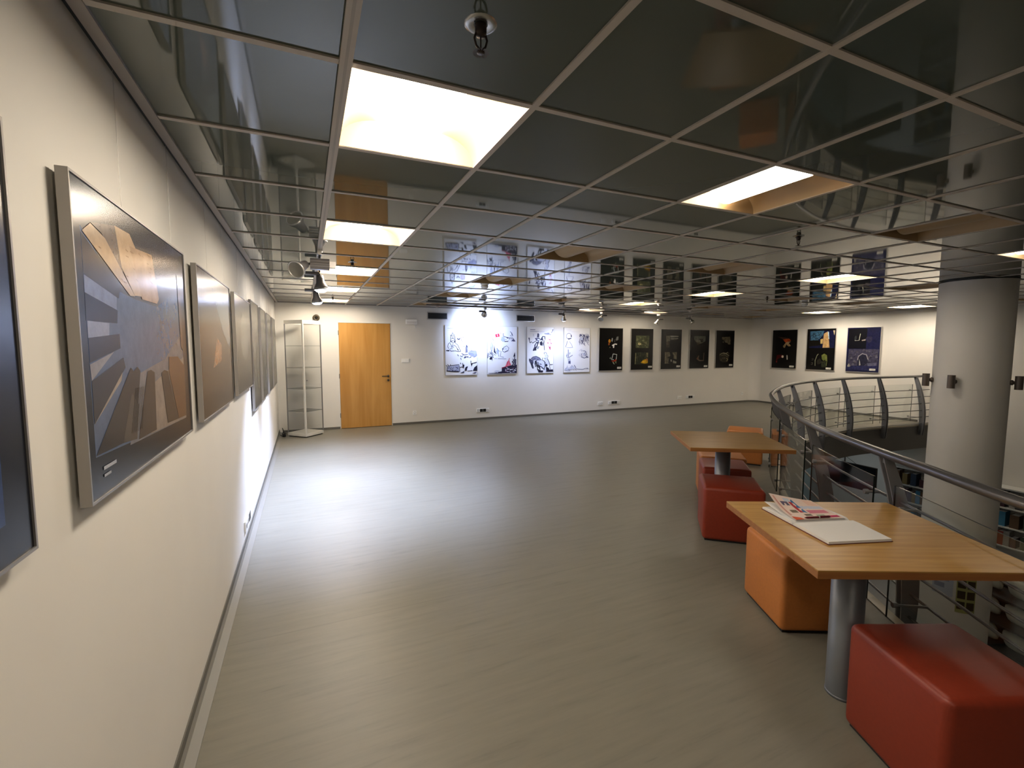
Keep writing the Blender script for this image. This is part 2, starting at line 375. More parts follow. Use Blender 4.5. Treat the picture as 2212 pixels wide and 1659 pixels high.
# ---------------------------------------------------- recessed luminaires
def basket(e=0.245, k0=0, k1=12):
    rows = []
    for k in range(k0, k1+1):
        a = math.pi*k/12; x = -0.125*math.cos(a); z = 0.115-0.10*math.sin(a)
        rows.append([(x, -e, z), (x, e, z)])
    m = MB().strip(rows)
    for y in (-e, e):
        m.add([r[0 if y < 0 else 1] for r in rows], [tuple(range(k1-k0+1))])
    return m
basket_on = basket().mesh('basket', M_lamp); basket_left = basket().mesh('basket', M_lampL); basket_right = basket().mesh('basket', M_lampR); basket_far = basket().mesh('basket', M_lampF); basket_dim = basket().mesh('basket', M_lampD); basket_h1 = basket(k0=0, k1=7).mesh('basket', M_lamp); basket_h2 = basket(k0=7, k1=12).mesh('basket', M_fix); basket_off = basket().mesh('basket', M_fix)
def wing(sg):
    rows = []
    for k in range(9):
        a = math.pi/2*k/8; x = sg*(0.288-0.163*(1-math.cos(a))); z = 0.002+0.118*math.sin(a)
        rows.append([(x, -0.288, z), (x, 0.288, z)])
    return MB().strip(rows)
wingL = wing(-1).mesh('wing', M_fix); wingR = wing(1).mesh('wing', M_fix)
endp = MB().box(-0.288, 0.288, 0.284, 0.288, 0.0, 0.125).mesh('end', M_fix)
hous = MB().box(-0.288, 0.288, -0.288, 0.288, 0.121, 0.16).mesh('housing', M_fix)
rowname = {1:'row along the left wall',4:'second row from the left wall',7:'third row from the left wall',10:'fourth row from the left wall',13:'fifth row from the left wall',16:'sixth row from the left wall',19:'row along the right wall'}
colname = {-3:'just behind the viewer',-6:'well behind the viewer',-9:'at the rear of the hall',0:'nearest the viewer',3:'second',6:'third',9:'fourth',12:'last, beside the back wall'}
for (i,j) in sorted(lights):
    if j < -6 or (j < 0 and (i,j) not in ON and i > 1): 
        if (i,j) not in ON:
            MB().box(i*G+0.0125,(i+1)*G-0.0125,j*G+0.0125,(j+1)*G-0.0125,H+0.006,H+0.014).build('ceiling_tile', M_tile, ceil); continue
    on = (i,j) in ON
    t = thing('ceiling_light', ('lit warm' if on else 'switched-off cream')+' recessed ceiling light, '+rowname[i]+', '+colname[j], 'ceiling light', ((i+0.5)*G, (j+0.5)*G, H+0.002), group='recessed ceiling lights')
    for nm, me in (('housing', hous), ('reflector_wing', wingL), ('reflector_wing', wingR), ('diffuser', (basket_far if i == 1 and j >= 6 else basket_left if i == 1 and j >= 0 else basket_right if i == 19 else basket_dim if (i,j) == (10,0) else basket_h1 if (i,j) == (4,0) else basket_on) if on else basket_off))+((('diffuser', basket_h2),) if (i,j) == (4,0) else ()):
        o = bpy.data.objects.new(nm, me); COL.objects.link(o); o.parent = t
    for rz in (0, math.pi):
        o = bpy.data.objects.new('end_plate', endp); COL.objects.link(o); o.parent = t; o.rotation_euler = (0,0,rz)
# ---------------------------------------------------- sprinklers, smoke detectors
M_chrome = mat('chrome', (0.45,0.45,0.45), 0.25, metal=0.9); M_bronze = mat('sprinkler_bronze', (0.055,0.04,0.035), 0.4, metal=0.5)
def sprinkler(x, y, label):
    t = thing('fire_sprinkler', label, 'sprinkler', (x, y, H+0.005), group='fire sprinklers')
    MB().lathe([(0.018,0.0),(0.030,-0.004),(0.038,-0.002),(0.042,0.001)], 20).build('escutcheon', M_chrome, t)
    MB().lathe([(0.0,0.02),(0.015,0.02),(0.015,-0.02),(0.011,-0.028),(0.0,-0.03)], 14).build('nozzle', M_bronze, t)
    f = MB()
    for sgn in (-1, 1): f.tube([(sgn*0.012,0,-0.02),(sgn*0.017,0,-0.035),(sgn*0.012,0,-0.052),(0,0,-0.062)], 0.003, 6)
    f.tube([(0,0,-0.028),(0,0,-0.06)], 0.002, 6); f.build('frame_arm', M_bronze, t)
    d = MB()
    for k in range(14):
        a = 2*math.pi*k/14; d.add([(0,0,-0.066),(0.021*math.cos(a-0.15),0.021*math.sin(a-0.15),-0.0675),(0.021*math.cos(a+0.15),0.021*math.sin(a+0.15),-0.0675)], [(0,1,2)])
    d.lathe([(0.0,-0.064),(0.010,-0.064),(0.010,-0.068),(0.0,-0.068)], 12); d.build('deflector', M_bronze, t)
sprinkler(0.9, -0.3, 'bronze sprinkler in front of the nearest lit ceiling light')
sprinkler(3.81, 0.86, 'dark sprinkler hanging over the middle of the room')
sprinkler(0.91, 3.35, 'dark sprinkler between the lit ceiling lights by the spotlights')
sprinkler(7.6, 3.99, 'small dark sprinkler near the right-hand dark posters')
sprinkler(0.92, 7.1, 'small sprinkler before the last light of the left row')
def smoke(x, y, label, r=0.05):
    t = thing('smoke_detector', label, 'smoke detector', (x, y, H+0.006), group='smoke detectors')
    MB().lathe([(0.0,0),(r*1.05,0),(r*1.05,-0.015),(r*0.8,-0.02),(0.0,-0.02)], 20).build('base', M_white, t)
    MB().lathe([(r*0.75,-0.02),(r*0.95,-0.026),(r*0.95,-0.045),(r*0.7,-0.062),(0.0,-0.066)], 20).build('head', M_white, t)
smoke(2.62, 4.25, 'cream smoke detector under the ceiling before the drawing posters')
smoke(9.0, 4.28, 'smoke detector under the ceiling before the right wall')
# ------------------------------------------------------------------ door
d1 = struct(MB().box(DX0-0.012, DX0, BY-0.006, BY+0.06, 0, DZ+0.012).box(DX1, DX1+0.012, BY-0.006, BY+0.06, 0, DZ+0.012).box(DX0-0.012, DX1+0.012, BY-0.006, BY+0.06, DZ, DZ+0.012).build('door_1', M_wall), 'plain oak veneer door in the back wall')
leaf = MB().box(DX0+0.004, DX1-0.004, BY-0.012, BY+0.03, 0.008, DZ-0.004).build('door_leaf', M_door, d1); bevel(leaf, 0.002, 1)
hd = MB(); hx = DX1-0.06; hz = 1.03
hd.lathe([(0,0),(0.025,0),(0.025,0.008),(0,0.008)], 16, 'Y').xf(Matrix.Translation((hx, BY-0.012, hz)))
hb = MB().tube([(hx, BY-0.014, hz), (hx, BY-0.055, hz), (hx-0.02, BY-0.06, hz), (hx-0.13, BY-0.058, hz)], 0.009, 8)
lk = MB().lathe([(0,0),(0.024,0),(0.024,0.007),(0,0.007)], 16, 'Y').xf(Matrix.Translation((hx, BY-0.012, hz-0.085)))
M_hdl = mat('handle_dark', (0.10,0.08,0.06), 0.4, metal=0.5)
hobj = hb.build('door_handle', M_hdl, d1); hd.build('rosette', M_hdl, hobj); lk.build('lock_rosette', M_hdl, d1)
for z in (0.27, 1.05, 1.90):
    MB().tube([(DX0-0.004, BY-0.018, z-0.045), (DX0-0.004, BY-0.018, z+0.045)], 0.008, 8).build('hinge', M_alu_d, d1)
# ------------------------------------------------------------------ printed sheets
def lin(c): return s2l(c)
class Art:
    """flat print built in the plane (u right, v up), metres; each shape sits a hair above the last"""
    def __init__(s, w, h, bg): s.w, s.h, s.k = w, h, 0; s.m = MB(); s.T = None; s.poly([(0,0),(w,0),(w,h),(0,h)], bg, raw=True)
    def frame(s, x0, y0, w, h): s.T = (x0, y0, w, h)
    def P(s, p, raw=False):
        if raw or s.T is None: return p
        x0, y0, w, h = s.T
        return (min(max((p[0]-x0)/w, 0), 1)*s.w, min(max(1-(p[1]-y0)/h, 0), 1)*s.h)
    def poly(s, pts, col, raw=False):
        q = [s.P(p, raw) for p in pts]; a = sum(q[i][0]*q[(i+1)%len(q)][1]-q[(i+1)%len(q)][0]*q[i][1] for i in range(len(q)))
        if a < 0: q.reverse()
        d = -0.00006*s.k; s.k += 1
        s.m.add([(x, d, z) for x, z in q], [tuple(range(len(q)))], col=lin(col)); return s
    def line(s, pts, wd, col, raw=False):
        q = [Vector((*s.P(p, raw), 0)) for p in pts]; d = -0.00006*s.k; s.k += 1
        L = []; Rr = []
        for i, p in enumerate(q):
            t = (q[min(i+1, len(q)-1)]-q[max(i-1, 0)])
            t = t.normalized() if t.length > 1e-6 else Vector((1,0,0))
            n_ = Vector((-t.y, t.x, 0))*wd/2
            L.append(p+n_); Rr.append(p-n_)
        vs = [(p.x, d, p.y) for p in Rr]+[(p.x, d, p.y) for p in L]; k = len(q)
        s.m.add(vs, [(i, i+1, k+i+1, k+i) for i in range(k-1)], col=lin(col)); return s
    def lines(s, many, wd, col):
        for p in many: s.line(p, wd, col)
        return s
    def blob(s, cx, cy, rx, ry, col, n=10, jit=0.25, raw=False):
        return s.poly([(cx+rx*math.cos(2*math.pi*k/n)*(1+random.uniform(-jit, jit)), cy+ry*math.sin(2*math.pi*k/n)*(1+random.uniform(-jit, jit))) for k in range(n)], col, raw)
    def scribble(s, x0, x1, y0, y1, nn, ln, wd, col, slant=None):
        for _ in range(nn):
            x = random.uniform(x0, x1); y = random.uniform(y0, y1); a = random.uniform(0, math.pi) if slant is None else slant+random.uniform(-0.4, 0.4)
            l = ln*random.uniform(0.4, 1); s.line([(x, y), (x+l*0.5*math.cos(a+0.3), y+l*0.5*math.sin(a+0.3)), (x+l*math.cos(a), y+l*math.sin(a))], wd, col)
        return s
def picture(name, label, cat, group, art, origin, rz, depth, frame_mat, pm, lip=0.006, wires=None, gap=0.012, tilt=0.0):
    """origin = lower-left corner (seen from the room) on the wall plane; picture lies in local xz, faces local -y"""
    t = thing(name, label, cat, origin, rz, group)
    w_, h_ = art.w, art.h
    f = MB(); y0, y1 = -gap-depth, -gap
    f.box(0, w_, y0+0.004, y1, 0, h_)
    back = f.build('backing', mat('backing_board', (0.35,0.33,0.30), 0.7), t)
    for nm, b in (('frame_rail', (-lip, w_+lip, -lip, 0.0)), ('frame_rail', (-lip, w_+lip, h_, h_+lip))):
        MB().box(b[0], b[1], y0, y1, b[2], b[3]).build(nm, frame_mat, t)
    for b in ((-lip, 0.0), (w_, w_+lip)):
        MB().box(b[0], b[1], y0, y1, 0.0, h_).build('frame_stile', frame_mat, t)
    art.m.xf(Matrix.Translation((0, y0+0.0035, 0)))
    art.m.build('print', pm, t)
    MB().box(w_*0.2, w_*0.2+0.03, -gap, 0.001, h_-0.10, h_-0.06).build('hanger', M_alu_d, t); MB().box(w_*0.8-0.03, w_*0.8, -gap, 0.001, h_-0.10, h_-0.06).build('hanger', M_alu_d, t)
    if wires:
        for u in wires: MB().tube([(u*w_, -gap-0.004, h_), (u*w_, -gap-0.004, H-origin[2]+0.0)], 0.0007, 5).build('hanging_wire', M_alu, t)
    return t
INK = (28,28,48); GRY = (120,122,150); LGT = (165,168,190)
PAPER = (236,236,238)
# -- drawing posters on the back wall
def draw1():
    a = Art(0.72, 1.07, PAPER); a.frame(165, 105, 905, 1395)
    a.line([(230,188),(400,186)], 0.010, LGT); a.line([(230,236),(720,240)], 0.006, (200,202,214))
    a.poly([(745,180),(850,188),(885,225),(985,222),(1055,325),(960,258),(870,252),(830,208)], (140,150,180)); a.lines([[(860,160),(960,155),(1000,200),(1050,150)],[(880,170),(940,180)]], 0.010, GRY)
    a.lines([[(300,368),(330,388),(360,340),(372,285),(385,345),(435,372),(420,392),(320,392)],[(322,392),(315,470),(318,575)],[(428,392),(440,480),(446,590)],[(345,440),(410,442)],[(335,480),(385,470),(430,490)],[(345,545),(360,590),(390,600),(430,545),(385,525),(345,545)]], 0.012, INK)
    a.poly([(315,480),(340,560),(318,580)], INK); a.poly([(425,480),(446,590),(418,575)], INK)
    a.lines([[(300,580),(250,620),(235,700),(262,755)],[(300,600),(345,680),(350,740),(300,755)],[(440,600),(510,640),(555,740),(600,830)],[(410,650),(470,700),(520,790)],[(290,780),(320,830),(440,815),(520,835),(600,830)],[(380,620),(370,700),(400,720)]], 0.011, INK)
    a.poly([(185,795),(280,790),(275,830),(190,820)], INK); a.poly([(480,715),(540,790),(530,825),(500,780)], INK)
    a.scribble(290,470,650,820,22,45,0.005,GRY)
    a.poly([(495,438),(520,465),(540,478),(565,460),(590,438),(580,492),(540,508),(500,492)], (45,45,70)); a.line([(520,545),(575,547)],0.006,LGT)
    a.line([(540,425),(600,375),(660,420),(725,432)],0.008,GRY)
    a.poly([(612,430),(728,430),(728,525),(672,572),(612,525)], (190,178,205)); a.line([(612,430),(728,430),(728,525),(672,572),(612,525),(612,430)],0.008,(120,95,140))
    a.poly([(745,690),(760,630),(798,690),(790,720)], (60,62,90)); a.lines([[(750,700),(745,880)],[(795,700),(790,865)],[(768,700),(765,860)]],0.012,(70,72,105)); a.line([(660,690),(730,695)],0.014,LGT)
    a.poly([(800,870),(905,810),(1045,825),(1062,950),(980,1005),(905,960),(830,915)], (165,170,200)); a.lines([[(815,820),(1040,826)],[(895,745),(905,800),(940,830)],[(820,880),(950,900),(950,960)],[(1040,830),(1062,955)]],0.010,GRY); a.scribble(840,1050,880,990,24,40,0.006,GRY)
    a.poly([(865,548),(960,565),(1060,575),(1020,640),(960,655)], (205,208,222)); a.scribble(900,1040,560,660,10,50,0.006,GRY)
    a.lines([[(505,915),(535,965)],[(580,955),(640,980),(665,930)],[(620,885),(700,930),(800,915)],[(595,1010),(612,1065)],[(690,1020),(720,975),(800,990),(805,1015)],[(840,1010),(885,1000)]],0.012,(75,78,110)); a.blob(720,1000,30,20,(70,72,105)); a.blob(800,985,18,18,(70,72,105))
    a.poly([(190,1375),(232,1240),(545,1205),(560,1290),(550,1400),(400,1395)], (175,180,205)); a.lines([[(180,1215),(215,1260),(205,1360)],[(235,1240),(545,1205),(555,1280)],[(230,1190),(240,1235)],[(300,1190),(305,1230)],[(585,1150),(600,1190)],[(650,1160),(655,1280)],[(560,1290),(620,1270),(690,1300)],[(560,1300),(565,1410)]],0.013,INK); a.scribble(240,540,1250,1380,34,40,0.010,(70,72,105)); a.line([(190,1375),(360,1395),(540,1400)],0.020,INK)
    a.poly([(705,1380),(722,1295),(760,1262),(802,1262),(775,1320),(768,1380)], INK); a.poly([(940,1390),(985,1290),(1065,1230),(1070,1390)], INK); a.poly([(655,1195),(700,1215),(690,1270),(660,1280)], INK)
    a.lines([[(885,1100),(890,1180),(915,1250)],[(905,1180),(1060,1140)],[(780,1390),(930,1380)]],0.012,INK); a.poly([(890,1170),(935,1180),(915,1250)], INK)
    a.poly([(570,1445),(690,1390),(695,1440)], (60,62,90)); a.poly([(920,1460),(1010,1420),(1065,1420),(1010,1470)], (90,92,120))
    return a
def draw2():
    a = Art(0.72, 1.07, PAPER); a.frame(155, 155, 845, 1340)
    RED = (200,40,70)
    a.poly([(372,380),(485,355),(505,440),(392,465)], RED); a.poly([(430,385),(448,382),(452,432),(432,436)], (240,220,225)); a.line([(485,352),(530,340),(552,356)],0.010,(170,120,140))
    a.lines([[(605,345),(605,420),(640,440),(700,460),(780,475),(880,475),(910,505)],[(800,300),(850,330),(885,420),(800,410)],[(840,350),(870,400)]],0.013,(60,65,100)); a.poly([(560,440),(640,440),(650,575),(600,590),(530,545)], (180,188,215)); a.poly([(700,445),(760,470),(720,500)], INK); a.line([(640,580),(745,575)],0.018,INK); a.poly([(840,545),(905,500),(965,570),(900,580)], (70,72,105)); a.scribble(640,900,480,570,18,50,0.006,GRY)
    a.lines([[(290,465),(300,500),(330,560)],[(265,600),(245,700),(265,860)],[(265,610),(305,690),(275,860)]],0.012,GRY); a.poly([(262,605),(300,690),(270,800),(245,700)], (190,198,225)); a.poly([(345,670),(375,850),(415,945),(350,890),(335,870)], (40,42,70))
    a.lines([[(420,760),(480,850),(540,850),(525,1000),(620,1025)],[(400,850),(460,900),(480,1000)],[(345,930),(385,970)]],0.011,(90,95,130)); a.poly([(415,770),(480,860),(470,960),(410,900)], (180,188,215))
    a.scribble(160,330,860,1010,26,80,0.009,(60,62,95)); a.poly([(205,1070),(240,1010),(290,1010),(292,1135),(270,1080),(230,1090)], INK)
    a.line([(340,1055),(420,1050)],0.010,LGT); a.line([(450,1055),(690,1068)],0.012,LGT)
    a.line([(575,790),(620,740),(705,700),(765,760),(745,830),(640,880),(585,850),(575,790)],0.011,(80,85,120)); a.line([(650,870),(745,835)],0.016,(60,62,95)); a.blob(670,780,40,35,(215,220,235)); a.blob(600,790,16,14,(70,72,105))
    a.poly([(560,1400),(560,1310),(640,1290),(760,1270),(860,1250),(930,1260),(1000,1235),(1000,1480),(560,1480)], (40,36,60)); a.poly([(160,1465),(340,1460),(560,1420),(560,1485),(200,1475)], (45,42,66)); a.poly([(330,1420),(400,1390),(500,1400),(440,1460)], (200,204,220))
    for k in range(26): a.blob(random.uniform(590,980), random.uniform(1310,1460), random.uniform(12,32), random.uniform(8,14), random.choice([(225,225,235),(190,192,210),(150,120,150)]))
    a.poly([(550,1330),(660,1280),(720,1140),(770,1100),(800,1180),(840,1240),(760,1270),(660,1300)], (225,120,140)); a.lines([[(780,1050),(760,1110),(790,1180)],[(700,1200),(740,1150),(700,1290)],[(560,1330),(680,1280)],[(790,1190),(800,1260)]],0.012,RED)
    a.poly([(940,880),(955,1000),(890,1010)], (40,42,70)); a.lines([[(935,1010),(940,1280)],[(965,1080),(960,1240)],[(870,1080),(910,1090),(865,1160),(905,1210),(860,1250)]],0.018,(45,46,75)); a.scribble(860,960,1060,1260,20,50,0.010,(45,46,75))
    return a
def draw3():
    a = Art(0.70, 1.07, PAPER); a.frame(150, 165, 830, 1345)
    a.line([(245,240),(400,240)],0.016,(130,132,160)); a.line([(240,288),(520,292)],0.012,LGT); a.line([(540,294),(690,296)],0.006,LGT); a.line([(340,360),(345,440)],0.010,LGT)
    a.poly([(680,345),(800,330),(840,365),(905,360),(880,390),(835,385),(690,368)], (150,155,185)); a.lines([[(965,220),(940,280),(900,325)],[(790,330),(850,350)]],0.014,(120,124,155)); a.poly([(930,235),(970,220),(945,275)], (90,94,125))
    a.poly([(465,350),(500,342),(525,370),(525,460),(450,465)], (70,70,95)); a.lines([[(400,490),(440,560),(320,630),(280,590),(240,630)],[(205,475),(235,620)],[(395,495),(520,480),(560,530)]],0.016,INK); a.line([(205,475),(222,530)],0.030,(60,60,90))
    a.poly([(410,480),(520,490),(530,560),(500,600),(460,560),(430,550)], (90,90,120)); a.poly([(470,500),(520,510),(510,560),(470,545)], (215,218,232))
    a.poly([(560,520),(620,425),(715,430),(720,560),(690,500),(640,560),(600,540),(560,560)], (55,55,80)); a.poly([(630,450),(690,450),(690,520),(650,540)], (225,226,238))
    a.poly([(540,610),(600,560),(640,640),(620,710),(550,690)], INK); a.lines([[(640,550),(660,640),(640,720)],[(690,540),(670,640),(690,840)],[(520,590),(480,660),(460,740),(480,800)]],0.016,INK)
    a.poly([(440,590),(500,600),(460,700),(420,850),(330,850),(380,760),(370,700)], (55,55,80)); a.poly([(430,640),(465,640),(440,720),(400,740)], (225,226,238)); a.poly([(390,780),(430,760),(440,840),(390,850)], INK); a.poly([(320,850),(380,720),(370,860)], INK); a.poly([(500,730),(530,725),(485,820)], INK)
    R2=(175,45,95); a.poly([(790,495),(915,545),(850,545)], R2); a.lines([[(860,580),(900,640),(850,660)],[(770,620),(820,640)],[(815,700),(870,830)],[(880,690),(870,830)]],0.012,R2); a.poly([(835,745),(885,735),(870,825)], R2); a.poly([(890,625),(945,635),(900,660)], R2); a.poly([(780,605),(820,615),(800,640)], R2)
    a.line([(690,960),(675,920),(700,900),(740,910),(770,960),(805,1020),(790,1060),(690,1070)],0.013,(90,92,120)); a.blob(745,1000,45,45,(205,208,225)); a.blob(706,928,22,24,(225,226,238))
    a.poly([(680,1060),(780,1060),(800,1120),(860,1260),(780,1300),(720,1240),(700,1150)], (200,203,222)); a.lines([[(780,1080),(830,1180),(870,1280)],[(640,1060),(620,1120),(700,1180)],[(680,1150),(730,1230)]],0.014,INK); a.poly([(680,1060),(740,1090),(700,1090)], INK); a.poly([(720,1250),(770,1240),(790,1310),(730,1330)], INK)
    a.poly([(270,1080),(340,1030),(430,1015),(520,1050),(590,1110),(610,1150),(480,1140),(400,1130),(330,1130)], (130,132,158)); a.line([(270,1090),(330,1035),(430,1015),(530,1060),(610,1145)],0.013,INK); a.scribble(300,560,1050,1130,22,60,0.008,(70,72,100))
    a.poly([(215,1080),(250,1090),(330,1130),(350,1180),(330,1260),(360,1340),(350,1385),(310,1360),(270,1230),(225,1180)], (75,75,100)); a.poly([(350,1140),(390,1170),(400,1230),(350,1230)], (215,218,232)); a.poly([(215,1080),(250,1120),(215,1160)], INK); a.lines([[(260,1200),(330,1370)],[(300,1190),(320,1300)],[(400,1200),(420,1330)]],0.018,INK); a.poly([(390,1150),(430,1140),(420,1280),(385,1250)], INK)
    for k in range(5): a.line([(430,1140+k*35),(500+k*6,1190+k*40),(540+k*8,1290+k*40)],0.016,INK)
    a.poly([(440,1150),(620,1130),(720,1230),(700,1420),(560,1330),(470,1240)], (205,208,228)); a.lines([[(480,1180),(520,1290),(600,1330),(700,1420)],[(700,1190),(710,1300),(680,1400)],[(430,1150),(460,1280),(480,1420)],[(540,1240),(600,1260)]],0.018,INK)
    a.poly([(470,1380),(560,1430),(660,1440),(640,1495),(510,1495)], INK); a.poly([(740,1320),(830,1370),(850,1420),(960,1410),(970,1480),(740,1480)], INK); a.poly([(690,1400),(740,1380),(750,1460),(710,1480)], (215,218,232)); a.lines([[(870,1270),(960,1260)],[(850,1280),(880,1420)]],0.012,INK)
    return a
def draw4():
    a = Art(0.73, 1.07, PAPER); a.frame(180, 185, 770, 1300)
    a.line([(245,252),(390,252)],0.008,(200,202,214)); a.line([(240,298),(640,300)],0.006,(208,210,222))
    a.line([(250,495),(240,420),(270,360),(320,345),(370,365),(400,420),(390,480)],0.010,(100,104,135)); a.poly([(372,360),(405,420),(395,470),(375,440)], (45,48,80)); a.poly([(255,475),(300,520),(350,480),(410,490),(370,510),(310,530)], (60,62,95))
    a.lines([[(280,575),(225,745),(300,770),(440,755)],[(335,580),(410,690),(430,745)]],0.011,(130,134,165)); a.line([(280,575),(228,742)],0.014,(80,84,115))
    a.scribble(640,910,345,620,60,110,0.010,(85,88,120),1.4); a.poly([(760,370),(790,380),(775,600),(755,590)], (70,72,105)); a.poly([(830,400),(910,440),(890,550)], (75,78,110)); a.poly([(640,380),(690,360),(700,420),(655,440)], (95,98,130)); a.poly([(650,450),(740,480),(720,540),(660,540)], (200,204,222))
    a.lines([[(302,815),(312,950),(310,1060)],[(245,985),(290,1070)],[(435,985),(340,1040),(325,1070)],[(265,940),(275,1010)],[(355,900),(340,960)],[(305,1080),(320,1200)],[(340,1080),(370,1210)]],0.014,(110,114,145)); a.line([(302,820),(312,1060)],0.022,(130,134,160)); a.poly([(330,1150),(372,1150),(375,1235),(305,1225)], (85,88,125))
    a.line([(690,930),(710,990),(690,1030),(780,1075),(850,1050),(910,1055)],0.013,(95,98,130)); a.line([(740,860),(800,860),(850,940),(865,980)],0.014,(100,103,135)); a.poly([(735,930),(790,920),(830,980),(760,1010)], (200,204,222)); a.poly([(840,1000),(915,1045),(850,1060)], (75,78,110)); a.scribble(610,720,800,1020,14,60,0.006,(150,154,182)); a.scribble(720,860,850,1050,16,60,0.006,(130,134,165))
    a.poly([(200,1420),(280,1330),(340,1370),(410,1280),(480,1350),(560,1400),(400,1400),(300,1450)], (205,209,226)); a.lines([[(200,1420),(270,1340),(280,1290)],[(370,1340),(415,1285),(470,1340)],[(485,1275),(530,1360),(560,1390),(740,1410),(830,1375),(910,1390)],[(520,1390),(550,1440)]],0.010,(130,134,165)); a.line([(480,1275),(530,1350)],0.018,(110,114,145)); a.poly([(850,1380),(880,1365),(910,1392)], (95,98,130)); a.scribble(220,520,1320,1430,20,50,0.006,(150,154,182)); a.line([(310,1400),(340,1415)],0.014,(100,104,135))
    return a
DR = [(draw1(), 3.20, 'white poster of ink sketches with a crowned bust and a coat of arms'),
      (draw2(), 4.165, 'white poster of ink sketches with a red flag and burning ruins'),
      (draw3(), 5.145, 'white poster of bold ink sketches with riders on horses'),
      (draw4(), 6.13, 'white poster of faint ink sketches with a bare tree and a halo')]
for a, x, lb in DR:
    picture('drawing_poster', lb, 'poster', 'ink drawing posters on the back wall', a, (x, BY, 1.015), 0, 0.018, M_alu, M_printm, wires=(0.2, 0.8))
# -- dark photo posters
BK = (14,12,11)
def dark_base(w=0.71): return Art(w, 1.06, BK)
def lab(a, x=0.78, y=0.035, c=(225,222,210)): 
    a.poly([(x*a.w,y*a.h),((x+0.18)*a.w,y*a.h),((x+0.18)*a.w,(y+0.045)*a.h),(x*a.w,(y+0.045)*a.h)], c, raw=True)
    for k in range(2): a.line([((x+0.02)*a.w,(y+0.014+0.016*k)*a.h),((x+0.15)*a.w,(y+0.014+0.016*k)*a.h)],0.004,(150,148,140),raw=True)
def dark1():
    a = dark_base(); a.frame(95, 95, 570, 1030)
    a.blob(340,410,28,55,(205,140,40)); a.blob(330,470,18,40,(150,80,30)); a.poly([(380,400),(400,330),(420,340),(410,430)], (150,150,145)); a.poly([(490,380),(515,300),(560,290),(555,380),(510,400)], (110,110,105)); a.poly([(395,510),(440,480),(480,465),(530,475),(520,500),(465,495),(455,575),(430,575),(425,530)], (235,232,225)); a.blob(355,560,10,14,(160,155,110)); a.blob(470,400,12,40,(80,80,75))
    a.line([(435,720),(525,738),(512,858)],0.018,(190,195,185)); a.line([(435,720),(400,860),(450,860)],0.020,(190,195,185)); a.poly([(395,880),(440,890),(500,850),(525,880),(480,910),(405,905)], (160,50,30)); a.poly([(345,830),(380,790),(385,850)], (120,130,110)); a.poly([(420,910),(450,930),(480,980),(450,970)], (180,185,150)); a.poly([(480,920),(520,890),(515,965)], (120,125,90))
    lab(a); return a
def dark2():
    a = dark_base(); a.frame(885, 105, 540, 1000)
    a.poly([(1000,270),(1330,272),(1322,570),(995,570)], (72,76,50)); 
    for k in range(60): a.blob(random.uniform(1010,1310), random.uniform(285,555), random.uniform(8,30), random.uniform(6,26), random.choice([(62,66,42),(95,98,66),(50,54,36),(110,110,80),(80,84,58)]))
    a.blob(1088,472,38,30,(215,205,150),jit=0.1); a.blob(1092,472,12,12,(60,55,35))
    a.poly([(985,680),(1318,680),(1305,970),(975,975)], (40,44,32))
    for k in range(50): a.blob(random.uniform(1000,1300), random.uniform(690,900), random.uniform(6,20), random.uniform(14,50), random.choice([(50,54,38),(60,62,44),(36,40,30),(30,34,24)]))
    a.poly([(985,690),(1010,700),(1000,960),(978,970)], (120,118,85)); a.poly([(1255,690),(1300,690),(1300,800),(1270,790)], (120,115,80)); a.poly([(1120,935),(1180,870),(1240,850),(1300,880),(1300,940),(1220,960)], (205,160,20)); a.blob(1275,860,22,30,(180,110,40)); a.blob(1200,910,40,24,(225,180,40))
    lab(a,0.79,0.045); return a
def dark3():
    a = dark_base(); a.frame(1610, 120, 510, 960)
    a.poly([(1730,275),(1830,270),(1830,400),(1740,420)], (110,105,88)); a.poly([(1835,270),(2040,275),(2040,300),(1840,300)], (150,150,140)); a.poly([(1840,310),(2035,320),(2035,350),(1845,375)], (110,110,100)); a.poly([(1730,420),(1830,420),(1820,560),(1740,560)], (60,52,42)); a.blob(1770,460,30,40,(75,66,52))
    a.poly([(1710,670),(1830,670),(1850,760),(1780,800),(1790,930),(1830,945),(1710,950)], (105,98,80)); a.poly([(1890,670),(2010,670),(2010,850),(1930,830),(1930,740)], (95,90,74))
    for k in range(14): a.line([(1725+k*8,690+random.uniform(0,30)),(1735+k*6,800),(1740+k*4,930)],0.006,random.choice([(130,122,100),(80,74,60)]))
    for k in range(6): a.line([(1900+k*8,700),(1950+k*8,760),(1965+k*7,840)],0.006,(130,124,104))
    a.poly([(1915,870),(2005,900),(2000,945),(1920,940)], (140,138,125)); a.poly([(1855,850),(1880,850),(1885,900),(1860,900)], (170,168,155)); a.blob(1800,800,20,20,(30,26,22))
    lab(a,0.78,0.04); return a
def dark4():
    a = dark_base(); a.frame(845, 150, 535, 1010)
    a.poly([(955,310),(1280,310),(1275,440),(1170,500),(1060,520),(960,400)], (86,88,76)); a.poly([(1080,390),(1210,380),(1200,470),(1150,470),(1140,410)], (26,27,24)); a.poly([(1000,420),(1100,400),(1110,520),(1050,540)], (60,56,46)); a.blob(1070,440,60,40,(104,102,88))
    a.poly([(1040,910),(1070,860),(1110,810),(1100,900),(1130,940),(1230,945),(1240,750),(1255,750),(1245,970),(1120,970)], (95,80,66)); a.poly([(1045,905),(1080,850),(1075,930)], (120,70,50))
    a.poly([(870,290),(900,300),(925,400),(880,690),(850,690)], (46,44,40))
    lab(a,0.77,0.03); return a
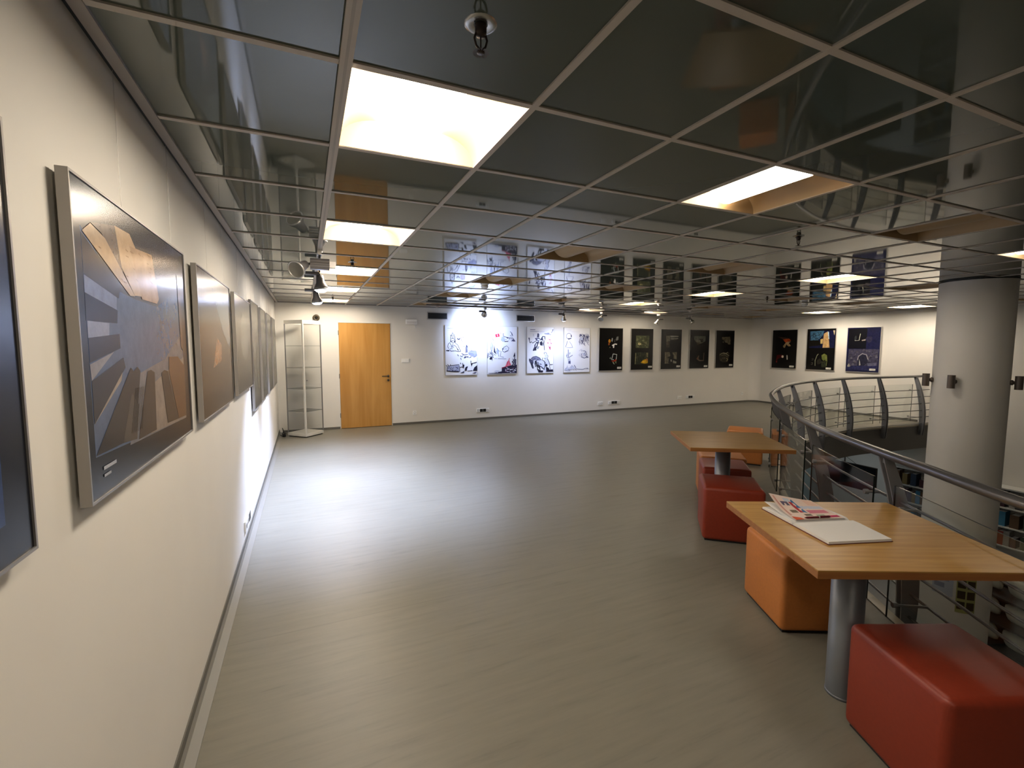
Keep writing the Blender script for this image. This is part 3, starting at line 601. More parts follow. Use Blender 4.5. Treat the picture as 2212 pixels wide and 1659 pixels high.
def dark5():
    a = dark_base(); a.frame(1540, 160, 510, 970)
    a.poly([(1700,330),(1930,320),(1945,520),(1880,520),(1860,480),(1790,470),(1760,400),(1700,390)], (92,86,70)); 
    for k in range(24): a.blob(random.uniform(1720,1930), random.uniform(330,470), random.uniform(8,22), random.uniform(8,20), random.choice([(110,102,84),(76,70,56),(90,84,68)]))
    a.poly([(1640,740),(1920,730),(1920,840),(1890,990),(1730,990),(1640,900)], (50,46,38)); a.line([(1650,800),(1720,750),(1820,760),(1920,820)],0.018,(130,124,98)); a.line([(1690,820),(1780,790),(1880,850)],0.014,(100,95,76)); a.line([(1850,880),(1885,920),(1850,960)],0.020,(150,138,100)); a.blob(1780,880,50,30,(74,68,56)); a.blob(1690,930,30,30,(66,60,48)); a.line([(1740,740),(1830,760),(1880,725)],0.014,(150,144,120))
    lab(a,0.76,0.045); return a
DK = [(dark1(), 7.14, 'black photo poster with a white object and an orange blot, next to the drawings'),
      (dark2(), 8.12, 'black photo poster with two green leafy photos and yellow leaves'),
      (dark3(), 9.10, 'black photo poster with a vaulted stone room, third from the drawings'),
      (dark4(), 10.11, 'black photo poster with two very dim pictures, fourth from the drawings'),
      (dark5(), 11.09, 'black photo poster nearest the corner of the back wall')]
for a, x, lb in DK:
    picture('photo_poster', lb, 'poster', 'dark photo posters on the back wall', a, (x, BY, 1.035), 0, 0.018, M_alu, M_printd, wires=(0.2, 0.8))
def dark6():
    a = dark_base(0.72); a.frame(95, 140, 455, 700)
    a.poly([(190,260),(430,290),(330,330)], (52,36,28)); a.poly([(290,310),(400,300),(440,330),(380,360),(350,380),(330,360)], (150,60,25)); a.poly([(360,360),(440,350),(400,380),(440,430),(400,440),(360,405),(330,460),(300,440),(330,390)], (150,125,90)); a.blob(320,440,22,24,(130,115,85))
    a.poly([(190,600),(280,590),(280,640),(210,670),(190,740),(170,730)], (70,12,12)); a.blob(297,628,22,24,(215,190,170),jit=0.1); a.poly([(370,600),(388,600),(395,680),(378,682)], (190,185,175)); a.blob(188,728,14,14,(110,30,30))
    lab(a,0.74,0.03); return a
def dark7():
    a = dark_base(0.72); a.frame(735, 120, 520, 750)
    a.poly([(780,160),(1245,150),(1235,470),(775,470)], (22,24,52)); a.poly([(785,160),(1045,155),(1020,240),(940,330),(800,330)], (62,100,128)); a.scribble(790,1030,170,340,46,90,0.008,(30,30,30)); a.poly([(780,330),(960,330),(1000,420),(780,440)], (20,18,14)); a.poly([(1040,210),(1110,170),(1130,250),(1155,460),(1030,465)], (180,146,100)); a.poly([(985,310),(1030,300),(1025,390),(985,390)], (185,160,100)); a.poly([(1110,170),(1130,180),(1145,310),(1130,300)], (170,200,225)); a.poly([(1205,155),(1240,155),(1230,240)], (190,175,140))
    a.line([(910,800),(905,700),(940,600),(960,580)],0.016,(130,130,110)); a.poly([(1020,600),(1070,570),(1120,600),(1130,700),(1120,800),(1095,790),(1095,680),(1060,700),(1030,660)], (110,115,60)); a.blob(1060,660,30,40,(90,100,50)); a.blob(980,720,50,60,(40,38,32)); a.line([(840,670),(870,665),(865,690),(840,695)],0.006,(110,106,95)); a.line([(830,745),(862,740),(858,775),(830,775)],0.006,(120,116,100)); a.poly([(1020,720),(1120,700),(1110,820),(1030,820)], (48,50,36))
    lab(a,0.72,0.02); return a
def dark8():
    a = Art(0.72, 1.06, (22,22,58)); a.frame(1460, 90, 630, 800)
    a.poly([(1480,110),(1840,110),(1830,470),(1480,470)], (10,9,16)); a.line([(1625,240),(1612,325),(1690,320),(1710,200)],0.014,(150,152,140)); a.poly([(1740,315),(1810,300),(1812,325),(1745,332)], (140,130,125)); a.blob(1880,300,60,60,(44,40,64)); a.blob(1620,280,24,40,(40,42,42))
    a.poly([(1500,480),(2075,480),(2060,830),(1480,830)], (62,60,80)); 
    for k in range(70): a.blob(random.uniform(1520,2040), random.uniform(490,800), random.uniform(8,30), random.uniform(6,22), random.choice([(70,68,86),(90,88,100),(50,48,66),(80,74,84)]))
    a.poly([(1680,790),(1690,640),(1730,580),(1790,560),(1850,590),(1880,650),(1880,720),(1800,790)], (36,36,52)); a.line([(1685,680),(1700,610),(1770,560),(1850,580),(1890,670)],0.022,(135,132,140)); a.poly([(1715,660),(1735,700),(1750,770),(1720,775)], (150,148,150)); a.poly([(1480,790),(2060,770),(2050,870),(1470,860)], (40,42,80)); a.poly([(1490,790),(1520,740),(1550,800),(1500,810)], (150,148,140)); a.poly([(1870,730),(2050,720),(2040,770),(1890,780)], (90,90,112))
    lab(a,0.73,0.035); return a
for a, y, lb in [(dark6(), 7.63, 'black photo poster with an orange figure on the right wall, nearest the corner'),
                 (dark7(), 6.63, 'dark photo poster with bare branches against blue sky on the right wall'),
                 (dark8(), 5.63, 'navy photo poster with a stone arch on the right wall')]:
    picture('photo_poster', lb, 'poster', 'dark photo posters on the right wall', a, (RX, y, 1.04), -math.pi/2, 0.02, M_alu, M_printd, wires=(0.2, 0.8))
# -- framed photographs on the left wall (local x runs along +y of the room)
F2 = {
'sky': ([(-0.034,1.931),(0.9,1.995),(0.887,1.344),(-0.038,1.376)], (78,92,120)),
'h1': ([(0.30,1.56),(0.62,1.60),(0.88,1.70),(0.887,1.344),(0.2,1.36)], (104,104,112)),
'h2': ([(0.45,1.52),(0.66,1.56),(0.89,1.60),(0.887,1.344),(0.4,1.36)], (128,118,112)),
't0': ([(-0.034,1.931),(0.9,1.995),(0.9,1.90),(0.70,1.83),(0.55,1.785),(0.32,1.79),(0.2,1.80)], (66,62,62)),
't1': ([(-0.032,1.917),(0.205,1.811),(0.185,1.78),(-0.034,1.818)], (38,36,44)),
'w1': ([(-0.032,1.817),(0.171,1.782),(0.164,1.746),(-0.035,1.775)], (112,122,152)),
't2': ([(-0.035,1.775),(0.171,1.746),(0.162,1.71),(-0.038,1.708)], (36,36,52)),
'w2': ([(-0.033,1.708),(0.104,1.708),(0.098,1.676),(-0.035,1.667)], (128,134,158)),
't3': ([(-0.033,1.667),(0.173,1.681),(0.173,1.641),(-0.035,1.607)], (36,36,50)),
'w3': ([(-0.036,1.603),(0.123,1.632),(-0.032,1.563)], (130,128,136)),
't4': ([(-0.032,1.563),(0.19,1.615),(0.202,1.586),(-0.034,1.457)], (44,42,50)),
'w4': ([(-0.034,1.457),(0.176,1.574),(0.163,1.551),(-0.029,1.459)], (140,128,118)),
't5': ([(-0.037,1.38),(0.245,1.584),(0.267,1.572),(0.303,1.584),(0.329,1.569),(0.29,1.475),(0.145,1.377)], (44,38,38)),
'w5': ([(0.145,1.377),(0.238,1.508),(0.297,1.468),(0.26,1.368)], (72,64,58)),
't6': ([(0.276,1.363),(0.399,1.565),(0.436,1.568),(0.475,1.558),(0.46,1.363)], (50,43,40)),
't7': ([(0.6,1.364),(0.556,1.551),(0.594,1.56),(0.642,1.553),(0.68,1.487),(0.763,1.358)], (48,40,36)),
'b1': ([(0.667,1.607),(0.80,1.604),(0.90,1.562),(0.885,1.354),(0.763,1.358),(0.655,1.552)], (92,64,42)),
'b2': ([(0.85,1.933),(0.897,1.94),(0.897,1.625),(0.86,1.642)], (92,76,66)),
's0': ([(0.025,1.951),(0.187,1.98),(0.223,1.87),(0.235,1.856),(0.09,1.939)], (96,84,76)),
's1': ([(-0.016,1.927),(0.024,1.949),(0.113,1.93),(0.323,1.799),(0.278,1.797),(-0.027,1.92)], (168,144,116)),
's2': ([(0.187,1.98),(0.306,1.983),(0.412,1.91),(0.439,1.807),(0.32,1.801),(0.223,1.87)], (170,144,114)),
's3': ([(0.299,1.946),(0.52,1.958),(0.577,1.813),(0.551,1.795),(0.389,1.796)], (160,132,104)),
'x1': ([(0.0,1.345),(0.085,1.345),(0.085,1.336),(0.0,1.336)], (170,172,180)), 'x2': ([(0.0,1.325),(0.045,1.325),(0.045,1.318),(0.0,1.318)], (150,152,160))}
def big(w=1.06, h=0.765, bg=(20,23,32)): return Art(w, h, bg)
def lf2():
    a = big()
    for k, (pts, c) in F2.items():
        a.poly([(y+0.080, z-1.275) for y, z in pts], c, raw=True)
    for k in range(26):      # masonry courses on the pale tower
        y = random.uniform(0.05, 0.5); z = random.uniform(1.83, 1.96)
        if 0.2 < y < 0.5 or z > 1.9: a.line([(y+0.08, z-1.275), (y+0.08+random.uniform(0.01,0.03), z-1.275-random.uniform(0,0.006))], 0.003, (140,114,86), raw=True)
    for k in range(9): a.line([(0.30+0.012*k, 1.30-1.275+0.09), (0.36+0.010*k, 1.52-1.275)], 0.003, (44,36,34), raw=True)
    return a
def lf1():
    a = big(bg=(16,19,30)); a.poly([(0.5,0.05),(0.98,0.07),(0.99,0.70),(0.55,0.68)], (36,54,96), raw=True); a.line([(0.90,0.115),(0.96,0.130)], 0.003, (90,95,115), raw=True); return a  # blue area paints a bluish reflection into the navy print
def lf3():
    a = big(bg=(40,38,36)); a.poly([(0.06,0.12),(1.0,0.12),(1.0,0.70),(0.06,0.70)], (66,60,54), raw=True); a.poly([(0.40,0.70),(1.0,0.70),(1.0,0.35),(0.75,0.45)], (110,118,124), raw=True)
    a.poly([(0.35,0.25),(0.5,0.42),(0.65,0.38),(0.62,0.28)], (150,112,84), raw=True); return a
def lf4():
    a = big(bg=(46,44,40)); a.poly([(0.08,0.12),(0.98,0.12),(0.98,0.70),(0.08,0.70)], (82,78,68), raw=True); a.blob(0.55,0.45,0.25,0.2,(130,126,110), raw=True, jit=0.1); return a
def lfp(seed):
    a = Art(0.73, 1.075, (40,40,38)); random.seed(seed); a.poly([(0.06,0.1),(0.67,0.1),(0.67,0.98),(0.06,0.98)], (74,72,64), raw=True)
    for k in range(14): a.blob(random.uniform(0.15,0.6), random.uniform(0.2,0.9), random.uniform(0.03,0.1), random.uniform(0.03,0.12), random.choice([(92,90,80),(60,58,52),(110,106,94)]), raw=True)
    return a
LF = [(lf1(), -1.395, 1.275, 'landscape framed navy photograph with a blue reflection painted in, cut by the left edge of the view'),
      (lf2(), -0.080, 1.275, 'landscape framed photograph looking up at old stone towers under blue sky'),
      (lf3(), 1.235, 1.275, 'landscape framed brown photograph, third along the left wall'),
      (lf4(), 2.535, 1.275, 'landscape framed photograph with a pale patch, last landscape one on the left wall'),
      (lfp(3), 3.68, 1.012, 'upright framed photograph on the left wall nearest the landscape ones'),
      (lfp(4), 4.69, 1.012, 'second upright framed photograph along the left wall'),
      (lfp(5), 5.70, 1.012, 'third upright framed photograph along the left wall'),
      (lfp(6), 6.71, 1.012, 'upright framed photograph on the left wall nearest the glass cabinet')]
for a, y, z, lb in LF:
    picture('framed_photograph', lb, 'picture', 'framed photographs on the left wall', a, (WX, y, z), math.pi/2, 0.023, M_frame, M_print, wires=(0.37, 0.9) if a.w > 1 else (0.3, 0.85), gap=0.012)
random.seed(11)
# ------------------------------------------------------------------ wall fittings
def vent(x0, x1, z0, z1, label):
    t = thing('air_vent', label, 'vent', (x0, BY, z0), group='air vents'); w_ = x1-x0; h_ = z1-z0
    f = MB(); b = 0.018
    f.box(0,w_,-0.012,0,0,b).box(0,w_,-0.012,0,h_-b,h_).box(0,b,-0.012,0,b,h_-b).box(w_-b,w_,-0.012,0,b,h_-b); f.build('vent_frame', M_alu, t)
    MB().box(b,w_-b,-0.003,0.0,b,h_-b).build('grille_back', M_black, t)
    for k in range(5): MB().box(b,w_-b,-0.010,-0.004,b+0.006+k*(h_-2*b)/5,b+0.011+k*(h_-2*b)/5).build('slat', mat('vent_slat',(0.03,0.03,0.03),0.5), t)
vent(2.82, 3.27, 2.20, 2.36, 'dark air vent above the crowned bust poster'); vent(4.88, 5.35, 2.205, 2.36, 'dark air vent above the horse rider poster')
def socket(loc, label, n, black=(), rz=0, wd=0.075):
    t = thing('wall_socket', label, 'socket', loc, rz, 'wall sockets')
    bevel(MB().box(0, wd*n, -0.014, 0, 0, 0.085).build('cover_plate', M_white, t), 0.003)
    for k in range(n):
        c = (k+0.5)*wd; mt_ = M_black if k in black else M_white
        if k in black: MB().box(c-wd*0.46, c+wd*0.46, -0.017, -0.012, 0.010, 0.075).build('insert', mt_, t)
        else: MB().lathe([(0.0,0.010),(0.018,0.010),(0.020,0.016),(0.024,0.016),(0.024,0.010)], 14, 'Y').xf(Matrix.Translation((c,-0.002,0.042))).build('outlet', mat('socket_grey',(0.45,0.44,0.42),0.5), t)
    return t
socket((3.91, BY, 0.165), 'white wall socket strip with black centre below the first two drawings', 4, (1,2))
socket((7.14, BY, 0.165), 'small white double wall socket below the first dark poster', 2)
socket((7.46, BY, 0.17), 'white wall socket strip with black centre below the first dark posters', 4, (1,2), wd=0.088)
socket((9.75, BY, 0.20), 'small white wall socket box below the third dark poster', 2)
socket((10.06, BY, 0.20), 'white wall socket strip with black centre towards the corner', 4, (1,2))
socket((12.2, BY, 0.21), 'single white wall socket next to the corner of the back wall', 1)
socket((2.49, BY, 0.20), 'single white wall socket to the right of the door', 1)
socket((WX, 2.76, 0.13), 'white wall socket with black insert low on the left wall', 3, (2,), math.pi/2, wd=0.11)
t = thing('light_switch', 'white double light switch to the right of the door', 'switch', (2.27, BY, 1.30))
bevel(MB().box(0,0.16,-0.012,0,0,0.08).build('cover_plate', M_white, t), 0.003)
for k in (0,1): MB().box(0.008+0.076*k,0.076+0.076*k,-0.017,-0.011,0.008,0.072).build('rocker', M_white, t)
t = thing('wall_box', 'small white box high on the back wall right of the door', 'box', (2.37, BY, 2.09))
bevel(MB().box(0,0.23,-0.06,0,0,0.10).build('casing', M_white, t), 0.008); MB().box(0.02,0.21,-0.064,-0.058,0.012,0.06).build('lens', M_page, t); MB().tube([(0.19,-0.01,0),(0.19,-0.01,-0.06),(0.20,-0.02,-0.075)],0.006,6).build('cable_stub', M_white, t)
t = thing('wall_fitting', 'small round black fitting on the back wall above the glass cabinet', 'wall fitting', (0.67, BY, 2.18))
MB().lathe([(0.0,0.0),(0.062,0.0),(0.062,0.03),(0.052,0.04),(0.03,0.028),(0.0,0.02)], 24, 'Y').build('shell', mat('speaker_bronze',(0.06,0.045,0.02),0.4), t)
MB().lathe([(0.0,0.055),(0.016,0.05),(0.022,0.036),(0.022,0.026)], 16, 'Y').build('cone', M_black, t)
# ------------------------------------------------------------------ glass showcase in the corner
t = thing('display_cabinet', 'empty glass display cabinet with aluminium posts in the left corner', 'cabinet', (0.425, 7.80, 0), math.radians(45))
hs = 0.215; TOP = 2.10
bevel(MB().box(-hs,hs,-hs,hs,0.018,0.07).build('plinth', mat('cabinet_white',(0.66,0.64,0.58),0.4), t), 0.003)
MB().box(-hs+0.015,hs-0.015,-hs+0.015,hs-0.015,0.0,0.018).build('plinth_foot', M_black, t)
for k in range(4):
    tr_ = MB().box(-hs,hs-0.03,-hs,-hs+0.03,TOP-0.065,TOP).xf(Matrix.Rotation(math.pi/2*k, 4, 'Z')).build('top_rail', mat('cabinet_white',(0.66,0.64,0.58),0.4), t)
MB().box(-hs+0.03,hs-0.03,-hs+0.03,hs-0.03,TOP-0.012,TOP-0.006).build('top_pane', M_shelfglass, t)
for (sx_, sy_) in ((-1,-1),(1,-1),(1,1),(-1,1)):
    wd = 0.026 if (sx_,sy_) == (-1,-1) else 0.014
    cx, cy = sx_*(hs-wd/2), sy_*(hs-wd/2)
    MB().box(cx-wd/2,cx+wd/2,cy-wd/2,cy+wd/2,0.07,TOP-0.065).build('corner_post', mat('cabinet_white',(0.66,0.64,0.58),0.4) if wd > 0.02 else M_alu_d, t)
for (a0,a1,b0,b1) in ((-hs+0.026,hs-0.014,-hs+0.004,-hs+0.008),(-hs+0.014,hs-0.014,hs-0.008,hs-0.004),(-hs+0.004,-hs+0.008,-hs+0.026,hs-0.014),(hs-0.008,hs-0.004,-hs+0.014,hs-0.014)):
    MB().box(a0,a1,b0,b1,0.072,TOP-0.067).build('glass_pane', M_shelfglass, t)
for z in (0.46, 0.87, 1.25, 1.64):
    s_ = MB().box(-hs+0.012,hs-0.012,-hs+0.012,hs-0.012,z,z+0.006).build('glass_shelf', M_shelfglass, t)
    e_ = MB()
    for k in range(4):
        m_ = Matrix.Rotation(math.pi/2*k, 4, 'Z'); e_.v += [tuple(m_ @ Vector(p)) for p in MB().box(-hs+0.012,hs-0.012,-hs+0.0105,-hs+0.0119,z,z+0.006).v]; o_ = len(e_.v)-8
        e_.f += [[i+o_ for i in f] for f in [(0,3,2,1),(4,5,6,7),(0,1,5,4),(1,2,6,5),(2,3,7,6),(3,0,4,7)]]; e_.sm += [False]*6; e_.c += [None]*6
    e_.build('shelf_edge', mat('shelf_edge_green',(0.16,0.18,0.15),0.2), s_)
MB().lathe([(0,0),(0.01,0),(0.01,0.012),(0,0.012)], 12, 'Y').xf(Matrix.Translation((-hs+0.06,-hs,1.03))).build('lock', M_alu_d, t)
cb = MB()
cb.tube([(0.09,7.95,0.02),(0.06,7.88,0.06),(0.035,7.82,0.15),(0.07,7.74,0.05),(0.09,7.70,0.03),(0.05,7.86,0.09),(0.03,7.80,0.04),(0.06,7.72,0.012),(-0.005,7.90,0.012)], 0.007, 6)
cb.box(0.035,0.085,7.765,7.835,0.0,0.05); tag(cb.build('power_cable', M_black), 'black power cable bundle with adapter beside the glass cabinet', 'cable')
# ------------------------------------------------------------------ lighting tracks and spotlights
t = thing('lighting_track', 'pale ceiling light track running along the left row of lights', 'track', (0.6, 0, H))
MB().box(-0.017,0.017,-3.0,7.9,-0.012,-0.001).build('track_rail', M_grid, t); MB().box(-0.004,0.004,-3.0,7.9,-0.0128,-0.0115).build('slot', mat('track_slot',(0.40,0.36,0.31),0.5), t)
TY = 7.36
t = thing('lighting_track', 'dark ceiling light track in front of the back wall', 'track', (0, TY, H))
MB().box(2.6,10.4,-0.018,0.018,-0.035,-0.001).build('track_rail', M_alu_d, t)
for x in (3.2, 4.5, 6.0, 7.5, 9.0): MB().box(x-0.01,x+0.01,-0.022,0.022,-0.02,0.0).build('clip', M_alu_d, t)
M_head = mat('spot_grey', (0.19,0.18,0.18), 0.4, metal=0.4)
M_headc = mat('spot_chrome', (0.62,0.60,0.57), 0.25, metal=0.9)
M_led = mat('spot_led', (0.9,0.95,1.0), 0.4, emit=SPOT_COL, estr=60.0)
M_lens = mat('spot_lens_off', (0.45,0.44,0.40), 0.15, metal=0.4)
def spotlight(loc, label, aim, lit=0, hm=None, big=True, box_axis='x', mirror=1, power=60, size=math.radians(70), headoff=(0,0), sc_=1.0, drop=0.0, blend=0.6):
    t = thing('track_spotlight', label, 'spotlight', loc, group='track spotlights')
    MB().box(-0.016,0.016,-0.045,0.045,-0.035,0).build('adapter', M_white if big else M_alu, t)
    MB().tube([(0,0,-0.035),(0,0,-0.06-drop)], 0.009, 8).build('stem', M_black, t)
    z0 = -0.06-drop
    if big:
        b = MB(); L = 0.15
        pr = [(0.0,-0.045),(0.03,-0.045),(0.042,-0.02),(0.03,0.0),(0.042,0.02),(0.03,0.045),(-0.03,0.045),(-0.042,0.02),(-0.03,0.0),(-0.042,-0.02),(-0.03,-0.045)]
        n_ = len(pr)
        rows = [[(x, y, z0-0.05+z) for y, z in pr] for x in (-L/2, L/2)]
        b.strip(rows, smooth=False, closed=True); b.add(rows[0], [tuple(range(n_-1,-1,-1))]); b.add(rows[1], [tuple(range(n_))])
        bd = b.build('gear_box', M_head, t); bevel(bd, 0.006, 2)
        MB().box(L/2, L/2+0.05, -0.025, 0.025, z0-0.075, z0-0.025).build('gear_cap', M_alu_d, t)
    else:
        bevel(MB().tube([(-0.13*mirror,0,z0-0.012),(0.0,0,z0-0.012)], 0.020, 10).build('gear_box', M_head, t), 0.002)
    hp = Vector((headoff[0], headoff[1], z0-(0.06 if big else 0.03)))
    a = Vector(aim).normalized(); q = a.to_track_quat('Z', 'Y').to_matrix().to_4x4(); mm = Matrix.Translation(hp) @ q
    MB().tube([(0,0,z0-0.03) if big else (0,0,z0-0.01), hp.to_tuple(), (hp+a*0.03).to_tuple()], 0.010, 8).build('knuckle', M_black, t)
    s = sc_
    MB().lathe([(0.0,0.0),(0.028*s,0.0),(0.032*s,0.03*s),(0.036*s,0.06*s),(0.058*s,0.10*s),(0.060*s,0.118*s),(0.055*s,0.118*s)], 24).xf(mm).build('lamp_head', hm or (M_head if big else M_headc), t)
    ring = MB().lathe([(0.055*s,0.116*s),(0.060*s,0.112*s),(0.064*s,0.118*s),(0.060*s,0.124*s),(0.055*s,0.122*s),(0.055*s,0.116*s)], 24).xf(mm).build('bezel', M_alu, t)
    lens = [(0.0,0.146*s),(0.022*s,0.144*s),(0.042*s,0.136*s),(0.054*s,0.122*s),(0.055*s,0.112*s)] if lit else [(0.0,0.110*s),(0.030*s,0.111*s),(0.055*s,0.114*s)]
    MB().lathe(lens, 24).xf(mm).build('lens', M_led if lit else M_lens, t)
    if lit:
        ld = bpy.data.lights.new('spot_beam', 'SPOT'); ld.energy = power; ld.color = SPOT_COL; ld.spot_size = size; ld.spot_blend = blend; ld.shadow_soft_size = 0.04
        lo = bpy.data.objects.new('spot_beam', ld); COL.objects.link(lo); lo.parent = t
        lo.matrix_local = Matrix.Translation(hp+a*(0.17*s)) @ a.to_track_quat('-Z', 'Y').to_matrix().to_4x4()
    return t
spotlight((0.6, 2.80, H-0.012), 'large unlit grey spotlight tipped sideways on the left track', (-0.45,-0.62,-0.40), 0, headoff=(-0.11,-0.02), sc_=1.15)
spotlight((0.62, 3.62, H-0.012), 'lit cool white spotlight behind the large unlit one on the left track', (0.10,0.0,-1), 1, M_head, big=False, power=760, sc_=1.15, size=math.radians(92), blend=1.0)
spotlight((0.61, 5.15, H-0.012), 'lit cool white spotlight farthest along the left track', (0.12,0.10,-1), 1, M_head, big=False, power=560, sc_=1.15, size=math.radians(92), blend=1.0, mirror=1)
spotlight((3.80, TY, H-0.036), 'lit spotlight shining at the wall between the first two drawings', (0.12,0.70,-0.28), 1, big=False, power=135, size=math.radians(120), blend=1.0)
spotlight((5.63, TY, H-0.036), 'chrome spotlight above the horse rider poster', (0.25,0.42,-0.85), 1, big=False, power=80, size=math.radians(125), blend=1.0)
spotlight((6.62, TY, H-0.036), 'chrome spotlight above the bare tree poster', (-0.5,-0.45,-0.55), 0, big=False, mirror=-1)
spotlight((8.26, TY, H-0.036), 'chrome spotlight hanging lowest of those before the dark posters', (-0.3,0.3,-0.9), 0, big=False, mirror=-1, drop=0.04)
spotlight((9.26, TY, H-0.036), 'chrome spotlight last on the back track towards the corner', (0.2,-0.5,-0.7), 0, big=False)
# ------------------------------------------------------------------ balcony railing
rail = thing('balcony_railing', 'curved steel balcony railing with glass panels around the stairwell void', 'railing', (0,0,0))
RH = 1.04; RR = 0.026
s0 = s_near(2.56,-2.4); s1 = S[-1]-0.02
hp = [at_s(s0+(s1-s0)*k/140)[0] for k in range(141)]
MB().tube([(p.x,p.y,RH-RR) for p in hp], RR, 14).build('handrail', M_steel, rail)
def cz(z):
    T = [(-0.2,0.172),(0.0,0.180),(0.2,0.180),(0.4,0.162),(0.6,0.125),(0.8,0.075),(1.03,0.0)]
    for (a,b),(c,d) in zip(T, T[1:]):
        if z <= c: return b+(d-b)*(z-a)/(c-a)
    return 0.0
def wz(z): return 0.045+0.05*max(0, math.sin(math.pi*min(1, max(0, (1.03-z)/1.4))))
sp = s_near(3.60, 0.10); posts = []
k0 = -2
ss = sp+1.13*k0
while ss < s1-0.1:
    if ss > s0+0.05: posts.append(ss)
    ss += 1.13
zs = [1.0,0.95,0.85,0.75,0.65,0.55,0.45,0.35,0.25,0.15,0.05,-0.05,-0.15,-0.22]
pl = MB()
for off in (-0.028, 0.018):
    prof = [(cz(z)-wz(z)/2, z) for z in zs]+[(cz(z)+wz(z)/2, z) for z in reversed(zs)]
    n_ = len(prof); vs = [(off, d, z) for d, z in prof]+[(off+0.010, d, z) for d, z in prof]; k_ = len(zs)
    pl.add(vs, [(i, i+1, n_-2-i, n_-1-i) for i in range(k_-1)]); pl.add(vs, [(n_+i+1, n_+i, 2*n_-1-i, 2*n_-2-i) for i in range(k_-1)])
    pl.add(vs, [(i, n_+i, n_+(i+1)%n_, (i+1)%n_) for i in range(n_)])
pl.box(-0.028,0.028,cz(0.97)-0.012,cz(0.97)+0.012,0.955,1.0).box(-0.028,0.028,EDGE,0.19,-0.19,-0.12)
post_me = pl.mesh('post', M_steelp)
for s in posts:
    p, tg, nn = at_s(s); o = bpy.data.objects.new('post', post_me); COL.objects.link(o); o.parent = rail
    # local x = tangent, local y = towards the void
    mw = Matrix((tg, nn, Vector((0,0,1)))).transposed().to_4x4(); mw.translation = p; o.matrix_local = mw
RODZ = [0.73,0.59,0.45,0.31,0.17,0.03]
for z in RODZ:
    pts = []
    for k in range(121):
        p, tg, nn = at_s(s0+(s1-s0)*k/120); q = p+nn*cz(z); pts.append((q.x,q.y,z))
    MB().tube(pts, 0.0085, 6).build('rod', M_steel, rail)
GO = 0.010
def panel(sa, sb):
    rows_i = []; rows_o = []; m = 6
    A = [at_s(sa+(sb-sa)*k/m) for k in range(m+1)]
    g = MB(); z0, z1 = 0.06, 0.85; th = 0.010
    inn = [p+n_*GO for p,t_,n_ in A]; out = [p+n_*(GO+th) for p,t_,n_ in A]
    for L_ in (inn, out): g.strip([[(q.x,q.y,z0) for q in L_],[(q.x,q.y,z1) for q in L_]])
    o = g.build('glass_panel', M_glass, rail)
    e = MB()
    for q0, q1 in ((inn[0],out[0]),(inn[-1],out[-1])): e.add([(q0.x,q0.y,z0),(q1.x,q1.y,z0),(q1.x,q1.y,z1),(q0.x,q0.y,z1)], [(0,1,2,3)])
    e.strip([[(q.x,q.y,z1) for q in inn],[(q.x,q.y,z1) for q in out]]); e.strip([[(q.x,q.y,z0) for q in inn],[(q.x,q.y,z0) for q in out]])
    e.build('polished_edge', M_glassedge, o)
    for s_ in (sa+0.07, sb-0.07):
        for z in (0.73, 0.17):
            p, tg, nn = at_s(s_); a = p+nn*(GO-0.012); b = p+nn*(cz(z))
            MB().tube([(a.x,a.y,z),((p+nn*(GO+0.012)).x,(p+nn*(GO+0.012)).y,z)], 0.016, 10).tube([(a.x,a.y,z),(b.x,b.y,z)], 0.008, 8).build('standoff', M_alu_d, o)
for a, b in zip(posts, posts[1:]): panel(a+0.10, b-0.10)
# ------------------------------------------------------------------ round column and its sconces
CX, CY, CR = 8.02, 1.47, 0.352
col = struct(MB().lathe([(CR,LZ),(CR,H-0.012)], 64).build('column', M_wall), 'thick round white column beyond the railing'); col.location = (CX,CY,0)
MB().lathe([(CR+0.004,H-0.012),(CR+0.004,H+0.004)], 64).build('collar', M_black, col)
M_sconce = mat('sconce_bronze', (0.155,0.125,0.105), 0.4, metal=0.6)
def sconce(ang, label):
    dx, dy = math.cos(ang), math.sin(ang)
    t = thing('wall_sconce', label, 'sconce', (CX+dx*CR, CY+dy*CR, 1.145), ang, 'sconces on the column')
    MB().tube([(0.07,0,0),(0.07,0,0.16)], 0.037, 16).build('cylinder_shade', M_sconce, t)
    MB().lathe([(0.0,0.0),(0.030,0.0),(0.030,0.02),(0.020,0.024),(0.020,0.04),(0.0,0.04)], 14, 'X').xf(Matrix.Translation((0,0,0.08))).build('mount', M_sconce, t)
camaz = math.atan2(-1.46-CY, 0.4718-CX)     # direction column -> camera
sconce(camaz-math.radians(72), 'bronze cylinder sconce at the left edge of the column')
sconce(camaz-math.radians(22), 'bronze cylinder sconce on the front of the column')
sconce(camaz+math.radians(78), 'bronze cylinder sconce at the right edge of the column')
# notices taped to the column on the lower storey
def notice(a0, a1, z0, z1, art, label):
    m = MB(); k = 10; at_ = []
    for (uu0,uu1,vv0,vv1,c) in art:
        rws = []
        for v in (vv0, vv1):
            rws.append([((CR+0.003+0.0006*len(at_))*math.cos(a0+(a1-a0)*(uu0+(uu1-uu0)*i/k)), (CR+0.003+0.0006*len(at_))*math.sin(a0+(a1-a0)*(uu0+(uu1-uu0)*i/k)), z0+(z1-z0)*v) for i in range(k+1)])
        n0 = len(m.f); m.strip(rws); 
        for i in range(n0, len(m.f)): m.c[i] = lin(c)
        at_.append(1)
    o = m.build('paper_notice', M_printm); o.location = (CX,CY,0); return tag(o, label, 'notice', 'notices on the column')
ca = camaz
YF = [(0,1,0,1,(165,168,110))]+[(u,u+0.40,v,v+0.22,(40,44,32)) for u in (0.06,0.54) for v in (0.10,0.40,0.70)]
